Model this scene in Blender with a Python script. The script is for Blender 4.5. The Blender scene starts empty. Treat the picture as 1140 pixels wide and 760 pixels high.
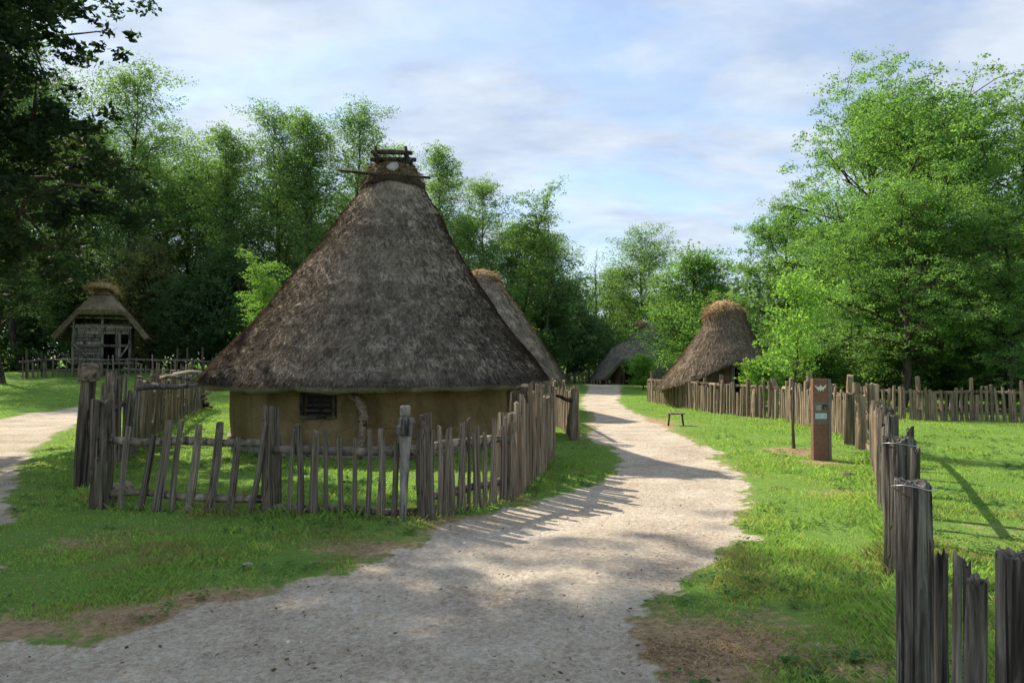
import bpy, bmesh, math, random
import numpy as np
from mathutils import Vector, Matrix, Euler

R = math.radians
scene = bpy.context.scene
COL = scene.collection

# ------------------------------------------------------------------ camera
CAM_H = 1.6
HZ = 400.0
F = 840.0                      # focal length in photo pixels (1140 wide)
cam_d = bpy.data.cameras.new('camera')
cam_d.sensor_width = 36.0
cam_d.lens = F / 1140.0 * 36.0
cam_d.clip_start = 0.05
cam_d.clip_end = 2000.0
cam = bpy.data.objects.new('camera', cam_d)
COL.objects.link(cam)
cam.location = (0, 0, CAM_H)
cam.rotation_euler = (R(90) + math.atan((HZ - 380.0) / F), 0, 0)
scene.camera = cam

# ------------------------------------------------------------------ light
SUN_EL = R(40.0)
SUN_AZ = R(-48.0)              # from +Y towards +X (negative: to the left)
world = bpy.data.worlds.new('World')
scene.world = world
world.use_nodes = True
wn, wl = world.node_tree.nodes, world.node_tree.links
wn.clear()
w_out = wn.new('ShaderNodeOutputWorld')
w_bg = wn.new('ShaderNodeBackground')
w_bg.inputs['Strength'].default_value = 0.10
sky = wn.new('ShaderNodeTexSky')
sky.sky_type = 'NISHITA'
sky.sun_disc = False
sky.sun_elevation = SUN_EL
sky.sun_rotation = SUN_AZ
sky.altitude = 200
sky.air_density = 1.0
sky.dust_density = 0.6
sky.ozone_density = 1.6
# thin clouds over the whole sky, laid out on a plane high above the ground
tc = wn.new('ShaderNodeTexCoord')
sep = wn.new('ShaderNodeSeparateXYZ')
wl.new(tc.outputs['Generated'], sep.inputs[0])
zc = wn.new('ShaderNodeMath'); zc.operation = 'MAXIMUM'; zc.inputs[1].default_value = 0.0
wl.new(sep.outputs['Z'], zc.inputs[0])
zp = wn.new('ShaderNodeMath'); zp.operation = 'ADD'; zp.inputs[1].default_value = 0.22
wl.new(zc.outputs[0], zp.inputs[0])
dx = wn.new('ShaderNodeMath'); dx.operation = 'DIVIDE'
dy = wn.new('ShaderNodeMath'); dy.operation = 'DIVIDE'
wl.new(sep.outputs['X'], dx.inputs[0]); wl.new(zp.outputs[0], dx.inputs[1])
wl.new(sep.outputs['Y'], dy.inputs[0]); wl.new(zp.outputs[0], dy.inputs[1])
comb = wn.new('ShaderNodeCombineXYZ')
wl.new(dx.outputs[0], comb.inputs['X']); wl.new(dy.outputs[0], comb.inputs['Y'])
mp = wn.new('ShaderNodeMapping')
mp.inputs['Rotation'].default_value = (0, 0, R(18))
mp.inputs['Location'].default_value = (3.1, 1.7, 0)
mp.inputs['Scale'].default_value = (0.95, 1.5, 1)
wl.new(comb.outputs[0], mp.inputs[0])
n1 = wn.new('ShaderNodeTexNoise')
n1.inputs['Scale'].default_value = 1.7; n1.inputs['Detail'].default_value = 12; n1.inputs['Roughness'].default_value = 0.60
n1.inputs['Distortion'].default_value = 0.35
wl.new(mp.outputs[0], n1.inputs['Vector'])
cr = wn.new('ShaderNodeValToRGB')
cr.color_ramp.elements[0].position = 0.36; cr.color_ramp.elements[0].color = (0.25, 0.25, 0.25, 1)
cr.color_ramp.elements[1].position = 0.55; cr.color_ramp.elements[1].color = (0.92, 0.92, 0.92, 1)
wl.new(n1.outputs['Fac'], cr.inputs['Fac'])
# cloud brightness varies a little with a second, larger noise
n2 = wn.new('ShaderNodeTexNoise')
n2.inputs['Scale'].default_value = 3.4; n2.inputs['Detail'].default_value = 10; n2.inputs['Roughness'].default_value = 0.55
wl.new(mp.outputs[0], n2.inputs['Vector'])
cc = wn.new('ShaderNodeValToRGB')
cc.color_ramp.elements[0].position = 0.36; cc.color_ramp.elements[0].color = (2.5, 2.95, 3.75, 1)
cc.color_ramp.elements[1].position = 0.64; cc.color_ramp.elements[1].color = (3.65, 4.05, 4.5, 1)
wl.new(n2.outputs['Fac'], cc.inputs['Fac'])
wm = wn.new('ShaderNodeMix'); wm.data_type = 'RGBA'
wl.new(cr.outputs['Color'], wm.inputs['Factor'])
wl.new(sky.outputs['Color'], wm.inputs['A'])
wl.new(cc.outputs['Color'], wm.inputs['B'])
wl.new(wm.outputs['Result'], w_bg.inputs['Color'])
wl.new(w_bg.outputs[0], w_out.inputs[0])

sun_d = bpy.data.lights.new('sun', 'SUN')
sun_d.energy = 3.8
sun_d.angle = R(0.6)
sun_d.color = (1.0, 0.90, 0.75)
sun = bpy.data.objects.new('sun', sun_d)
COL.objects.link(sun)
to_sun = Vector((math.sin(SUN_AZ) * math.cos(SUN_EL), math.cos(SUN_AZ) * math.cos(SUN_EL), math.sin(SUN_EL)))
sun.rotation_euler = to_sun.to_track_quat('Z', 'Y').to_euler()
sun.location = to_sun * 60

scene.view_settings.view_transform = 'Standard'
scene.view_settings.look = 'None'
scene.view_settings.exposure = 1.12
scene.view_settings.gamma = 1.0
scene.view_settings.use_curve_mapping = False
scene.render.engine = 'CYCLES'
scene.cycles.max_bounces = 6
scene.cycles.transparent_max_bounces = 4
scene.cycles.use_denoising = True

# ------------------------------------------------------------------ helpers
rng = np.random.default_rng(11)
random.seed(5)


def smooth01(t):
    t = np.clip(t, 0, 1)
    return t * t * (3 - 2 * t)


def _hash(ix, iy, iz, seed):
    n = (ix.astype(np.int64) * 374761393 + iy.astype(np.int64) * 668265263 + iz.astype(np.int64) * 2147483647 + seed * 974711) & 0x7fffffff
    n = ((n ^ (n >> 13)) * 1274126177) & 0x7fffffff
    n = n ^ (n >> 16)
    return (n & 0xffff) / 65535.0


def vnoise(x, y, z=0.0, seed=0):
    x = np.asarray(x, float); y = np.asarray(y, float)
    z = np.zeros_like(x) + z
    x0, y0, z0 = np.floor(x), np.floor(y), np.floor(z)
    fx, fy, fz = smooth01(x - x0), smooth01(y - y0), smooth01(z - z0)
    r = 0
    for a in (0, 1):
        for b in (0, 1):
            for c in (0, 1):
                w = (fx if a else 1 - fx) * (fy if b else 1 - fy) * (fz if c else 1 - fz)
                r = r + w * _hash(x0 + a, y0 + b, z0 + c, seed)
    return r


def fbm(x, y, z=0.0, oct=4, seed=0):
    r, a, s = 0, 0.5, 1.0
    for i in range(oct):
        r = r + a * vnoise(np.asarray(x) * s, np.asarray(y) * s, np.asarray(z) * s, seed + i * 17)
        a *= 0.5; s *= 2.03
    return r / (1 - 0.5 ** oct)


def gz(x, y):
    """height of the ground"""
    x = np.asarray(x, float); y = np.asarray(y, float)
    rise = 0.88 * smooth01((y - 24) / 18) * smooth01((-x - 8) / 8)
    bumps = (fbm(x * 0.35 + 40, y * 0.35 + 40, oct=3, seed=3) - 0.5) * 0.10 * smooth01((np.hypot(x, y) - 2) / 8)
    return rise + bumps


def P(px, py):
    """photo pixel on the flat ground -> world x, y"""
    Y = F * CAM_H / (py - HZ)
    return ((px - 570.0) / F * Y, Y)


def X(px, Y):
    return (px - 570.0) / F * Y


def Z(py, Y):
    return CAM_H + (HZ - py) * Y / F


def np_mesh(name, V, Fc, smooth=False):
    V = np.asarray(V, np.float32); Fc = np.asarray(Fc, np.int32)
    n, k = Fc.shape
    me = bpy.data.meshes.new(name)
    me.vertices.add(len(V)); me.vertices.foreach_set('co', V.ravel())
    me.loops.add(n * k); me.loops.foreach_set('vertex_index', Fc.ravel())
    me.polygons.add(n)
    me.polygons.foreach_set('loop_start', np.arange(0, n * k, k, dtype=np.int32))
    if smooth:
        me.polygons.foreach_set('use_smooth', np.ones(n, bool))
    me.update(calc_edges=True)
    return me


def py_mesh(name, V, Fc, smooth=False):
    me = bpy.data.meshes.new(name)
    me.from_pydata([tuple(map(float, v)) for v in V], [], [tuple(f) for f in Fc])
    if smooth:
        for p in me.polygons:
            p.use_smooth = True
    me.update()
    return me


def fattr(me, name, vals):
    a = me.attributes.new(name, 'FLOAT', 'POINT')
    a.data.foreach_set('value', np.asarray(vals, np.float32))


def obj(name, me, mat=None, parent=None, loc=(0, 0, 0), rot=(0, 0, 0), scale=(1, 1, 1)):
    o = bpy.data.objects.new(name, me)
    COL.objects.link(o)
    if mat is not None and me is not None and len(me.materials) == 0:
        me.materials.append(mat)
    o.parent = parent
    o.location = loc; o.rotation_euler = rot; o.scale = scale
    return o


def tag(o, label, cat, group=None, kind=None):
    o['label'] = label; o['category'] = cat
    if group: o['group'] = group
    if kind: o['kind'] = kind
    return o


def thing(name, label, cat, loc=(0, 0, 0), rotz=0, group=None):
    o = bpy.data.objects.new(name, None)
    o.empty_display_size = 0.2
    COL.objects.link(o)
    o.location = loc; o.rotation_euler = (0, 0, rotz)
    return tag(o, label, cat, group)


def box_geo(sx, sy, sz, c=(0, 0, 0), jit=0.0, bevel=0.0):
    bm = bmesh.new()
    bmesh.ops.create_cube(bm, size=1)
    for v in bm.verts:
        v.co = Vector((v.co.x * sx + c[0] + random.uniform(-jit, jit), v.co.y * sy + c[1] + random.uniform(-jit, jit), v.co.z * sz + c[2] + random.uniform(-jit, jit)))
    if bevel > 0:
        bmesh.ops.bevel(bm, geom=bm.edges[:], offset=bevel, segments=1, affect='EDGES')
    me = bpy.data.meshes.new('m'); bm.to_mesh(me); bm.free()
    return me


def tube_arrays(pts, rad, n=6, jit=0.0, seed=0, cap=True):
    """swept tube: list of points, list of radii"""
    rs = np.random.default_rng(abs(int(seed)))
    pts = [Vector(p) for p in pts]
    V, Fc = [], []
    up = Vector((0, 0, 1))
    d0 = (pts[1] - pts[0]).normalized()
    ref = up if abs(d0.z) < 0.9 else Vector((1, 0, 0))
    for i, p in enumerate(pts):
        a = pts[max(i - 1, 0)]; b = pts[min(i + 1, len(pts) - 1)]
        d = (b - a).normalized()
        u = d.cross(ref).normalized(); w = u.cross(d).normalized()
        for j in range(n):
            t = 2 * math.pi * j / n
            rr = rad[i] * (1 + (rs.random() - 0.5) * 2 * jit)
            V.append(p + (u * math.cos(t) + w * math.sin(t)) * rr)
    for i in range(len(pts) - 1):
        for j in range(n):
            Fc.append((i * n + j, i * n + (j + 1) % n, (i + 1) * n + (j + 1) % n, (i + 1) * n + j))
    if cap:
        Fc.append(tuple(range(n - 1, -1, -1)))
        k = (len(pts) - 1) * n
        Fc.append(tuple(range(k, k + n)))
    return V, Fc


def tube(name, pts, rad, mat, parent=None, n=6, jit=0.0, seed=0, smooth=True):
    base = Vector(pts[0])
    V, Fc = tube_arrays([Vector(p) - base for p in pts], rad, n, jit, seed)
    return obj(name, py_mesh(name, V, Fc, smooth), mat, parent, base)


# ------------------------------------------------------------------ materials
def new_mat(name):
    m = bpy.data.materials.new(name)
    m.use_nodes = True
    nt = m.node_tree
    b = nt.nodes['Principled BSDF']
    b.inputs['Specular IOR Level'].default_value = 0.25
    return m, nt.nodes, nt.links, b


def ramp(n, stops):
    r = n.new('ShaderNodeValToRGB')
    e = r.color_ramp.elements
    e[0].position = stops[0][0]; e[0].color = (*stops[0][1], 1)
    e[1].position = stops[-1][0]; e[1].color = (*stops[-1][1], 1)
    for p, c in stops[1:-1]:
        x = e.new(p); x.color = (*c, 1)
    return r


def noise(n, l, vec, scale, detail=4, rough=0.55, dist=0.0):
    t = n.new('ShaderNodeTexNoise')
    t.inputs['Scale'].default_value = scale
    t.inputs['Detail'].default_value = detail
    t.inputs['Roughness'].default_value = rough
    t.inputs['Distortion'].default_value = dist
    if vec is not None: l.new(vec, t.inputs['Vector'])
    return t


def mapping(n, l, src, scale=(1, 1, 1), loc=None):
    m = n.new('ShaderNodeMapping')
    m.inputs['Scale'].default_value = scale
    l.new(src, m.inputs['Vector'])
    return m.outputs[0]


def mixc(n, l, fac, a, b, mode='MIX'):
    m = n.new('ShaderNodeMix'); m.data_type = 'RGBA'; m.blend_type = mode
    for s, v in (('Factor', fac), ('A', a), ('B', b)):
        if hasattr(v, 'is_linked'): l.new(v, m.inputs[s])
        elif isinstance(v, (int, float)): m.inputs[s].default_value = v
        else: m.inputs[s].default_value = (*v, 1)
    return m.outputs['Result']


def bump(n, l, b, h, strength, dist):
    bp = n.new('ShaderNodeBump')
    bp.inputs['Strength'].default_value = strength
    bp.inputs['Distance'].default_value = dist
    l.new(h, bp.inputs['Height'])
    l.new(bp.outputs[0], b.inputs['Normal'])


def math2(n, l, op, a, b):
    m = n.new('ShaderNodeMath'); m.operation = op
    for i, v in enumerate((a, b)):
        if hasattr(v, 'is_linked'): l.new(v, m.inputs[i])
        else: m.inputs[i].default_value = v
    return m.outputs[0]


def wood_mat(name, dark, mid, light, grain=(9, 9, 1.0), moss=0.25, bstr=0.6, bdist=0.012):
    m, n, l, b = new_mat(name)
    tcn = n.new('ShaderNodeTexCoord'); oi = n.new('ShaderNodeObjectInfo')
    # shift the grain for every piece
    add = n.new('ShaderNodeVectorMath'); add.operation = 'ADD'
    sc = n.new('ShaderNodeVectorMath'); sc.operation = 'SCALE'; sc.inputs[0].default_value = (17, 31, 43)
    l.new(oi.outputs['Random'], sc.inputs['Scale'])
    l.new(tcn.outputs['Object'], add.inputs[0]); l.new(sc.outputs[0], add.inputs[1])
    v = add.outputs[0]
    g = noise(n, l, mapping(n, l, v, grain), 1.0, 6, 0.62, 0.4)
    big = noise(n, l, v, 2.2, 3, 0.5)
    r = ramp(n, [(0.30, dark), (0.5, mid), (0.72, light)])
    l.new(g.outputs['Fac'], r.inputs['Fac'])
    ck = noise(n, l, mapping(n, l, v, (grain[0] * 1.1, grain[1] * 1.1, grain[2] * 0.3)), 1.0, 2, 0.5, 0.3)
    ckr = ramp(n, [(0.36, (0.25, 0.25, 0.25)), (0.43, (1, 1, 1))])
    l.new(ck.outputs['Fac'], ckr.inputs['Fac'])
    r_out = mixc(n, l, 1.0, r.outputs[0], ckr.outputs[0], 'MULTIPLY')
    hv = n.new('ShaderNodeHueSaturation')
    l.new(r_out, hv.inputs['Color'])
    rv = n.new('ShaderNodeMapRange'); rv.inputs['To Min'].default_value = 0.68; rv.inputs['To Max'].default_value = 1.32
    l.new(oi.outputs['Random'], rv.inputs['Value']); l.new(rv.outputs[0], hv.inputs['Value'])
    mr = ramp(n, [(0.5, (0, 0, 0)), (0.72, (1, 1, 1))])
    l.new(big.outputs['Fac'], mr.inputs['Fac'])
    mf = math2(n, l, 'MULTIPLY', mr.outputs[0], moss)
    c = mixc(n, l, mf, hv.outputs[0], (0.075, 0.095, 0.045))
    l.new(c, b.inputs['Base Color'])
    b.inputs['Roughness'].default_value = 0.9
    bump(n, l, b, math2(n, l, 'ADD', g.outputs['Fac'], math2(n, l, 'MULTIPLY', ckr.outputs[0], 0.6)), bstr, bdist)
    return m


M = {}
M['picket'] = wood_mat('weathered_grey_wood', (0.04, 0.032, 0.023), (0.165, 0.137, 0.102), (0.36, 0.31, 0.245))
M['picket_brown'] = wood_mat('weathered_brown_wood', (0.06, 0.043, 0.029), (0.23, 0.172, 0.118), (0.45, 0.37, 0.28), moss=0.12)
M['post'] = wood_mat('old_post_wood', (0.034, 0.027, 0.019), (0.14, 0.112, 0.082), (0.34, 0.285, 0.22), grain=(22, 22, 1.6), moss=0.3, bstr=0.9, bdist=0.02)
M['near_post'] = wood_mat('cracked_post_wood', (0.022, 0.019, 0.015), (0.105, 0.090, 0.074), (0.29, 0.26, 0.22), grain=(30, 30, 2.2), moss=0.25, bstr=1.0, bdist=0.02)
M['branch'] = wood_mat('barkless_branch_wood', (0.06, 0.05, 0.04), (0.17, 0.15, 0.125), (0.30, 0.27, 0.235), grain=(14, 14, 14), moss=0.1)
M['pale_wood'] = wood_mat('pale_carved_wood', (0.08, 0.072, 0.06), (0.18, 0.165, 0.14), (0.31, 0.29, 0.255), grain=(16, 16, 4), moss=0.2)
M['block'] = wood_mat('pale_brown_block_wood', (0.09, 0.065, 0.045), (0.22, 0.165, 0.115), (0.36, 0.28, 0.2), grain=(10, 10, 22), moss=0.1)
M['timber'] = wood_mat('grey_timber', (0.07, 0.062, 0.053), (0.19, 0.17, 0.148), (0.32, 0.29, 0.26), grain=(10, 10, 2), moss=0.1)
M['dark_timber'] = wood_mat('dark_timber', (0.018, 0.014, 0.011), (0.05, 0.04, 0.03), (0.11, 0.09, 0.07), grain=(10, 10, 10), moss=0.05)
M['bark'] = wood_mat('bark', (0.018, 0.014, 0.010), (0.065, 0.052, 0.040), (0.14, 0.118, 0.095), grain=(6, 6, 1.2), moss=0.35, bstr=0.9, bdist=0.03)


def thatch_mat(name, dark, mid, light, green=0.12):
    m, n, l, b = new_mat(name)
    tcn = n.new('ShaderNodeTexCoord')
    v = tcn.outputs['Object']
    f = noise(n, l, mapping(n, l, v, (42, 42, 9)), 1.0, 5, 0.7, 0.5)
    md = noise(n, l, v, 3.2, 6, 0.65, 0.3)
    bg = noise(n, l, v, 0.9, 3, 0.5)
    s = math2(n, l, 'ADD', math2(n, l, 'MULTIPLY', f.outputs['Fac'], 0.55), math2(n, l, 'MULTIPLY', md.outputs['Fac'], 0.45))
    r = ramp(n, [(0.30, dark), (0.5, mid), (0.70, light)])
    l.new(s, r.inputs['Fac'])
    gr = ramp(n, [(0.52, (0, 0, 0)), (0.7, (1, 1, 1))])
    l.new(bg.outputs['Fac'], gr.inputs['Fac'])
    c = mixc(n, l, math2(n, l, 'MULTIPLY', gr.outputs[0], green), r.outputs[0], (0.055, 0.060, 0.028))
    at = n.new('ShaderNodeAttribute'); at.attribute_name = 'var'
    c2 = mixc(n, l, 1.0, c, at.outputs['Color'], 'MULTIPLY')
    l.new(c2, b.inputs['Base Color'])
    b.inputs['Roughness'].default_value = 0.95
    b.inputs['Specular IOR Level'].default_value = 0.1
    bump(n, l, b, s, 1.0, 0.05)
    return m


M['thatch_old'] = thatch_mat('old_grey_thatch', (0.065, 0.054, 0.042), (0.265, 0.222, 0.170), (0.52, 0.445, 0.345))
M['thatch_brown'] = thatch_mat('brown_thatch', (0.08, 0.062, 0.043), (0.24, 0.19, 0.135), (0.44, 0.36, 0.265))
M['thatch_grey'] = thatch_mat('light_grey_thatch', (0.09, 0.082, 0.07), (0.25, 0.23, 0.20), (0.42, 0.39, 0.345))
M['straw'] = thatch_mat('golden_straw', (0.16, 0.105, 0.05), (0.43, 0.30, 0.155), (0.66, 0.50, 0.29), green=0.0)
M['straw_dull'] = thatch_mat('dull_straw', (0.07, 0.048, 0.026), (0.20, 0.145, 0.082), (0.36, 0.28, 0.17), green=0.0)
M['rope'] = thatch_mat('dark_straw_rope', (0.02, 0.016, 0.012), (0.055, 0.044, 0.034), (0.12, 0.10, 0.08), green=0.0)


def clay_mat(name, dark, mid, light):
    m, n, l, b = new_mat(name)
    tcn = n.new('ShaderNodeTexCoord'); v = tcn.outputs['Object']
    a = noise(n, l, v, 1.6, 6, 0.6, 0.4)
    f = noise(n, l, v, 28, 4, 0.7)
    vo = n.new('ShaderNodeTexVoronoi'); vo.feature = 'DISTANCE_TO_EDGE'; vo.inputs['Scale'].default_value = 2.6
    l.new(v, vo.inputs['Vector'])
    r = ramp(n, [(0.28, dark), (0.5, mid), (0.75, light)])
    l.new(a.outputs['Fac'], r.inputs['Fac'])
    cw = ramp(n, [(0.0, (0.35, 0.35, 0.35)), (0.018, (1, 1, 1))])
    l.new(vo.outputs['Distance'], cw.inputs['Fac'])
    st = noise(n, l, mapping(n, l, v, (3, 3, 0.5)), 1.0, 4, 0.6)
    stc = ramp(n, [(0.35, (0.55, 0.53, 0.5)), (0.6, (1, 1, 1))]); l.new(st.outputs['Fac'], stc.inputs['Fac'])
    cl_ = mixc(n, l, 0.5, mixc(n, l, 0.5, r.outputs[0], f.outputs['Color'], 'SOFT_LIGHT'), cw.outputs[0], 'MULTIPLY')
    l.new(mixc(n, l, 0.55, cl_, stc.outputs[0], 'MULTIPLY'), b.inputs['Base Color'])
    b.inputs['Roughness'].default_value = 0.95
    bump(n, l, b, math2(n, l, 'ADD', f.outputs['Fac'], math2(n, l, 'MULTIPLY', a.outputs['Fac'], 3.0)), 1.0, 0.04)
    return m


M['clay'] = clay_mat('yellow_clay_plaster', (0.16, 0.112, 0.048), (0.29, 0.208, 0.098), (0.40, 0.30, 0.16))
M['clay_dark'] = clay_mat('brown_clay_plaster', (0.09, 0.06, 0.036), (0.19, 0.13, 0.078), (0.29, 0.21, 0.13))
M['stone'] = clay_mat('pale_stone', (0.30, 0.27, 0.23), (0.46, 0.43, 0.39), (0.6, 0.57, 0.53))


def leaf_mat(name, trans=0.5, tm=(1.9, 2.0, 0.9), dry=False):
    m, n, l, b = new_mat(name)
    oi = n.new('ShaderNodeObjectInfo')
    at = n.new('ShaderNodeAttribute'); at.attribute_name = 'var'
    hs = n.new('ShaderNodeHueSaturation')
    if dry:
        da = n.new('ShaderNodeAttribute'); da.attribute_name = 'dry'
        l.new(mixc(n, l, da.outputs['Fac'], oi.outputs['Color'], (0.30, 0.235, 0.115)), hs.inputs['Color'])
    else:
        l.new(oi.outputs['Color'], hs.inputs['Color'])
    mv = n.new('ShaderNodeMapRange'); mv.inputs['To Min'].default_value = 0.6; mv.inputs['To Max'].default_value = 1.45
    mh = n.new('ShaderNodeMapRange'); mh.inputs['To Min'].default_value = 0.515; mh.inputs['To Max'].default_value = 0.475
    l.new(at.outputs['Fac'], mv.inputs['Value']); l.new(at.outputs['Fac'], mh.inputs['Value'])
    l.new(mv.outputs[0], hs.inputs['Value']); l.new(mh.outputs[0], hs.inputs['Hue'])
    l.new(hs.outputs[0], b.inputs['Base Color'])
    b.inputs['Roughness'].default_value = 0.65
    b.inputs['Specular IOR Level'].default_value = 0.12
    tr = n.new('ShaderNodeBsdfTranslucent')
    tcol = mixc(n, l, 1.0, hs.outputs[0], tm, 'MULTIPLY')
    l.new(tcol, tr.inputs['Color'])
    ms = n.new('ShaderNodeMixShader'); ms.inputs[0].default_value = trans
    l.new(b.outputs[0], ms.inputs[1]); l.new(tr.outputs[0], ms.inputs[2])
    l.new(ms.outputs[0], n['Material Output'].inputs['Surface'])
    return m


M['leaf'] = leaf_mat('leaf')
M['grass'] = leaf_mat('grass_blade', 0.45, (1.25, 1.4, 0.8), True)


def ground_mat():
    m, n, l, b = new_mat('ground_grass_and_gravel')
    tcn = n.new('ShaderNodeTexCoord'); v = tcn.outputs['Object']
    # grass side
    g1 = noise(n, l, v, 0.7, 5, 0.6); g2 = noise(n, l, v, 24, 5, 0.7); g3 = noise(n, l, v, 3.5, 5, 0.65)
    gr = ramp(n, [(0.3, (0.10, 0.175, 0.038)), (0.5, (0.165, 0.31, 0.055)), (0.7, (0.23, 0.39, 0.075))])
    l.new(g2.outputs['Fac'], gr.inputs['Fac'])
    gr2 = ramp(n, [(0.35, (0.13, 0.26, 0.046)), (0.65, (0.26, 0.38, 0.085))])
    l.new(g1.outputs['Fac'], gr2.inputs['Fac'])
    grass = mixc(n, l, 0.5, gr.outputs[0], gr2.outputs[0])
    # bare soil, dry straw
    sr = ramp(n, [(0.3, (0.29, 0.195, 0.115)), (0.55, (0.52, 0.365, 0.215)), (0.75, (0.66, 0.50, 0.32))])
    s1 = noise(n, l, v, 14, 6, 0.7)
    l.new(s1.outputs['Fac'], sr.inputs['Fac'])
    da = n.new('ShaderNodeAttribute'); da.attribute_name = 'dirt'
    dmask = math2(n, l, 'ADD', da.outputs['Fac'], math2(n, l, 'MULTIPLY', math2(n, l, 'SUBTRACT', g3.outputs['Fac'], 0.5), 0.9))
    dmask = math2(n, l, 'ADD', dmask, math2(n, l, 'MULTIPLY', math2(n, l, 'SUBTRACT', s1.outputs['Fac'], 0.5), 1.1))
    dr = ramp(n, [(0.32, (0, 0, 0)), (0.70, (1, 1, 1))])
    l.new(dmask, dr.inputs['Fac'])
    c = mixc(n, l, dr.outputs[0], grass, sr.outputs[0])
    # gravel
    p1 = noise(n, l, v, 1.1, 6, 0.6); p2 = noise(n, l, v, 26, 7, 0.78)
    vo = n.new('ShaderNodeTexVoronoi'); vo.inputs['Scale'].default_value = 70
    l.new(v, vo.inputs['Vector'])
    pr = ramp(n, [(0.3, (0.48, 0.395, 0.30)), (0.5, (0.63, 0.54, 0.42)), (0.7, (0.74, 0.65, 0.52))])
    l.new(p1.outputs['Fac'], pr.inputs['Fac'])
    pg = ramp(n, [(0.30, (0.22, 0.22, 0.22)), (0.5, (0.5, 0.5, 0.5)), (0.72, (0.76, 0.75, 0.73))])
    l.new(p2.outputs['Fac'], pg.inputs['Fac'])
    gravel = mixc(n, l, 0.75, pr.outputs[0], pg.outputs[0], 'OVERLAY')
    vo2 = n.new('ShaderNodeTexVoronoi'); vo2.inputs['Scale'].default_value = 34
    l.new(v, vo2.inputs['Vector'])
    vb = n.new('ShaderNodeRGBToBW'); l.new(vo.outputs['Color'], vb.inputs[0])
    gravel = mixc(n, l, 0.3, gravel, vb.outputs[0], 'SOFT_LIGHT')
    vg = n.new('ShaderNodeRGBToBW'); l.new(vo2.outputs['Color'], vg.inputs[0])
    gravel = mixc(n, l, 0.45, gravel, vg.outputs[0], 'SOFT_LIGHT')
    pa = n.new('ShaderNodeAttribute'); pa.attribute_name = 'path'
    pm = math2(n, l, 'ADD', pa.outputs['Fac'], math2(n, l, 'MULTIPLY', math2(n, l, 'SUBTRACT', g3.outputs['Fac'], 0.5), 0.45))
    pm = math2(n, l, 'ADD', pm, math2(n, l, 'MULTIPLY', math2(n, l, 'SUBTRACT', s1.outputs['Fac'], 0.5), 0.6))
    pmr = ramp(n, [(0.40, (0, 0, 0)), (0.60, (1, 1, 1))])
    l.new(pm, pmr.inputs['Fac'])
    c = mixc(n, l, pmr.outputs[0], c, gravel)
    l.new(c, b.inputs['Base Color'])
    b.inputs['Roughness'].default_value = 1.0
    b.inputs['Specular IOR Level'].default_value = 0.08
    h = math2(n, l, 'ADD', math2(n, l, 'MULTIPLY', p2.outputs['Fac'], 0.7), math2(n, l, 'ADD', math2(n, l, 'MULTIPLY', vo.outputs['Distance'], 0.5), math2(n, l, 'MULTIPLY', g3.outputs['Fac'], 1.2)))
    bump(n, l, b, h, 1.0, 0.045)
    return m


M['ground'] = ground_mat()


def plain(name, col, rough=0.7, metal=0.0, sc=18, amt=0.25):
    m, n, l, b = new_mat(name)
    tcn = n.new('ShaderNodeTexCoord')
    t = noise(n, l, tcn.outputs['Object'], sc, 5, 0.65)
    r = ramp(n, [(0.3, tuple(c * (1 - amt) for c in col)), (0.7, tuple(min(1, c * (1 + amt)) for c in col))])
    l.new(t.outputs['Fac'], r.inputs['Fac']); l.new(r.outputs[0], b.inputs['Base Color'])
    b.inputs['Roughness'].default_value = rough; b.inputs['Metallic'].default_value = metal
    return m


M['rust'] = plain('brown_rusted_steel', (0.19, 0.10, 0.064), 0.75)
M['plate'] = plain('grey_brown_sign_plate', (0.17, 0.135, 0.11), 0.6)
M['sign_white'] = plain('sign_white', (0.62, 0.62, 0.58), 0.6, amt=0.08)
M['sign_cyan'] = plain('sign_cyan', (0.25, 0.52, 0.52), 0.6, amt=0.08)
M['sign_dark'] = plain('sign_dark', (0.03, 0.028, 0.026), 0.6)
M['wire'] = plain('galvanised_wire', (0.42, 0.43, 0.44), 0.4, 0.9)
M['pebble'] = plain('pebble', (0.48, 0.44, 0.385), 0.9, sc=3, amt=0.5)

# ------------------------------------------------------------------ ground and paths
PATH = [(-14, 5.6), (-7, 5.0), P(0, 688), P(60, 703), P(110, 706), P(180, 690), P(215, 668), P(255, 655), P(310, 648), P(350, 640), P(400, 622), P(440, 605),
        P(480, 588), P(520, 577), P(560, 566), P(600, 555), P(650, 540), P(680, 526), P(692, 514), P(690, 504), P(672, 497), P(655, 492),
        P(645, 487), P(655, 478), P(660, 466), P(652, 457), P(642, 452), P(645, 446), P(652, 438), P(655, 431), P(650, 427.5), P(660, 424.5), P(700, 424.5), P(692, 428), P(692, 436), P(690, 446),
        P(700, 456), P(735, 472), P(768, 487), P(800, 503), P(822, 522), P(834, 545), P(836, 562), P(826, 575), P(820, 586), P(832, 598), P(820, 609), P(790, 624),
        P(765, 640), P(738, 660), P(712, 688), P(705, 700), P(722, 722), P(735, 742), P(770, 775), (0.78, 2.4), (0.9, 0), (1.0, -8), (-14, -8)]
LPATH = [(-13.6, 27), P(92, 453), P(40, 459), P(0, 467), (-15, 16), (-13, 8), (-9, 6.2), (-5.9, 6.6), P(-6, 584), P(4, 572), P(12, 545), P(30, 510), P(60, 486), P(92, 469), (-12.2, 24)]


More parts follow.
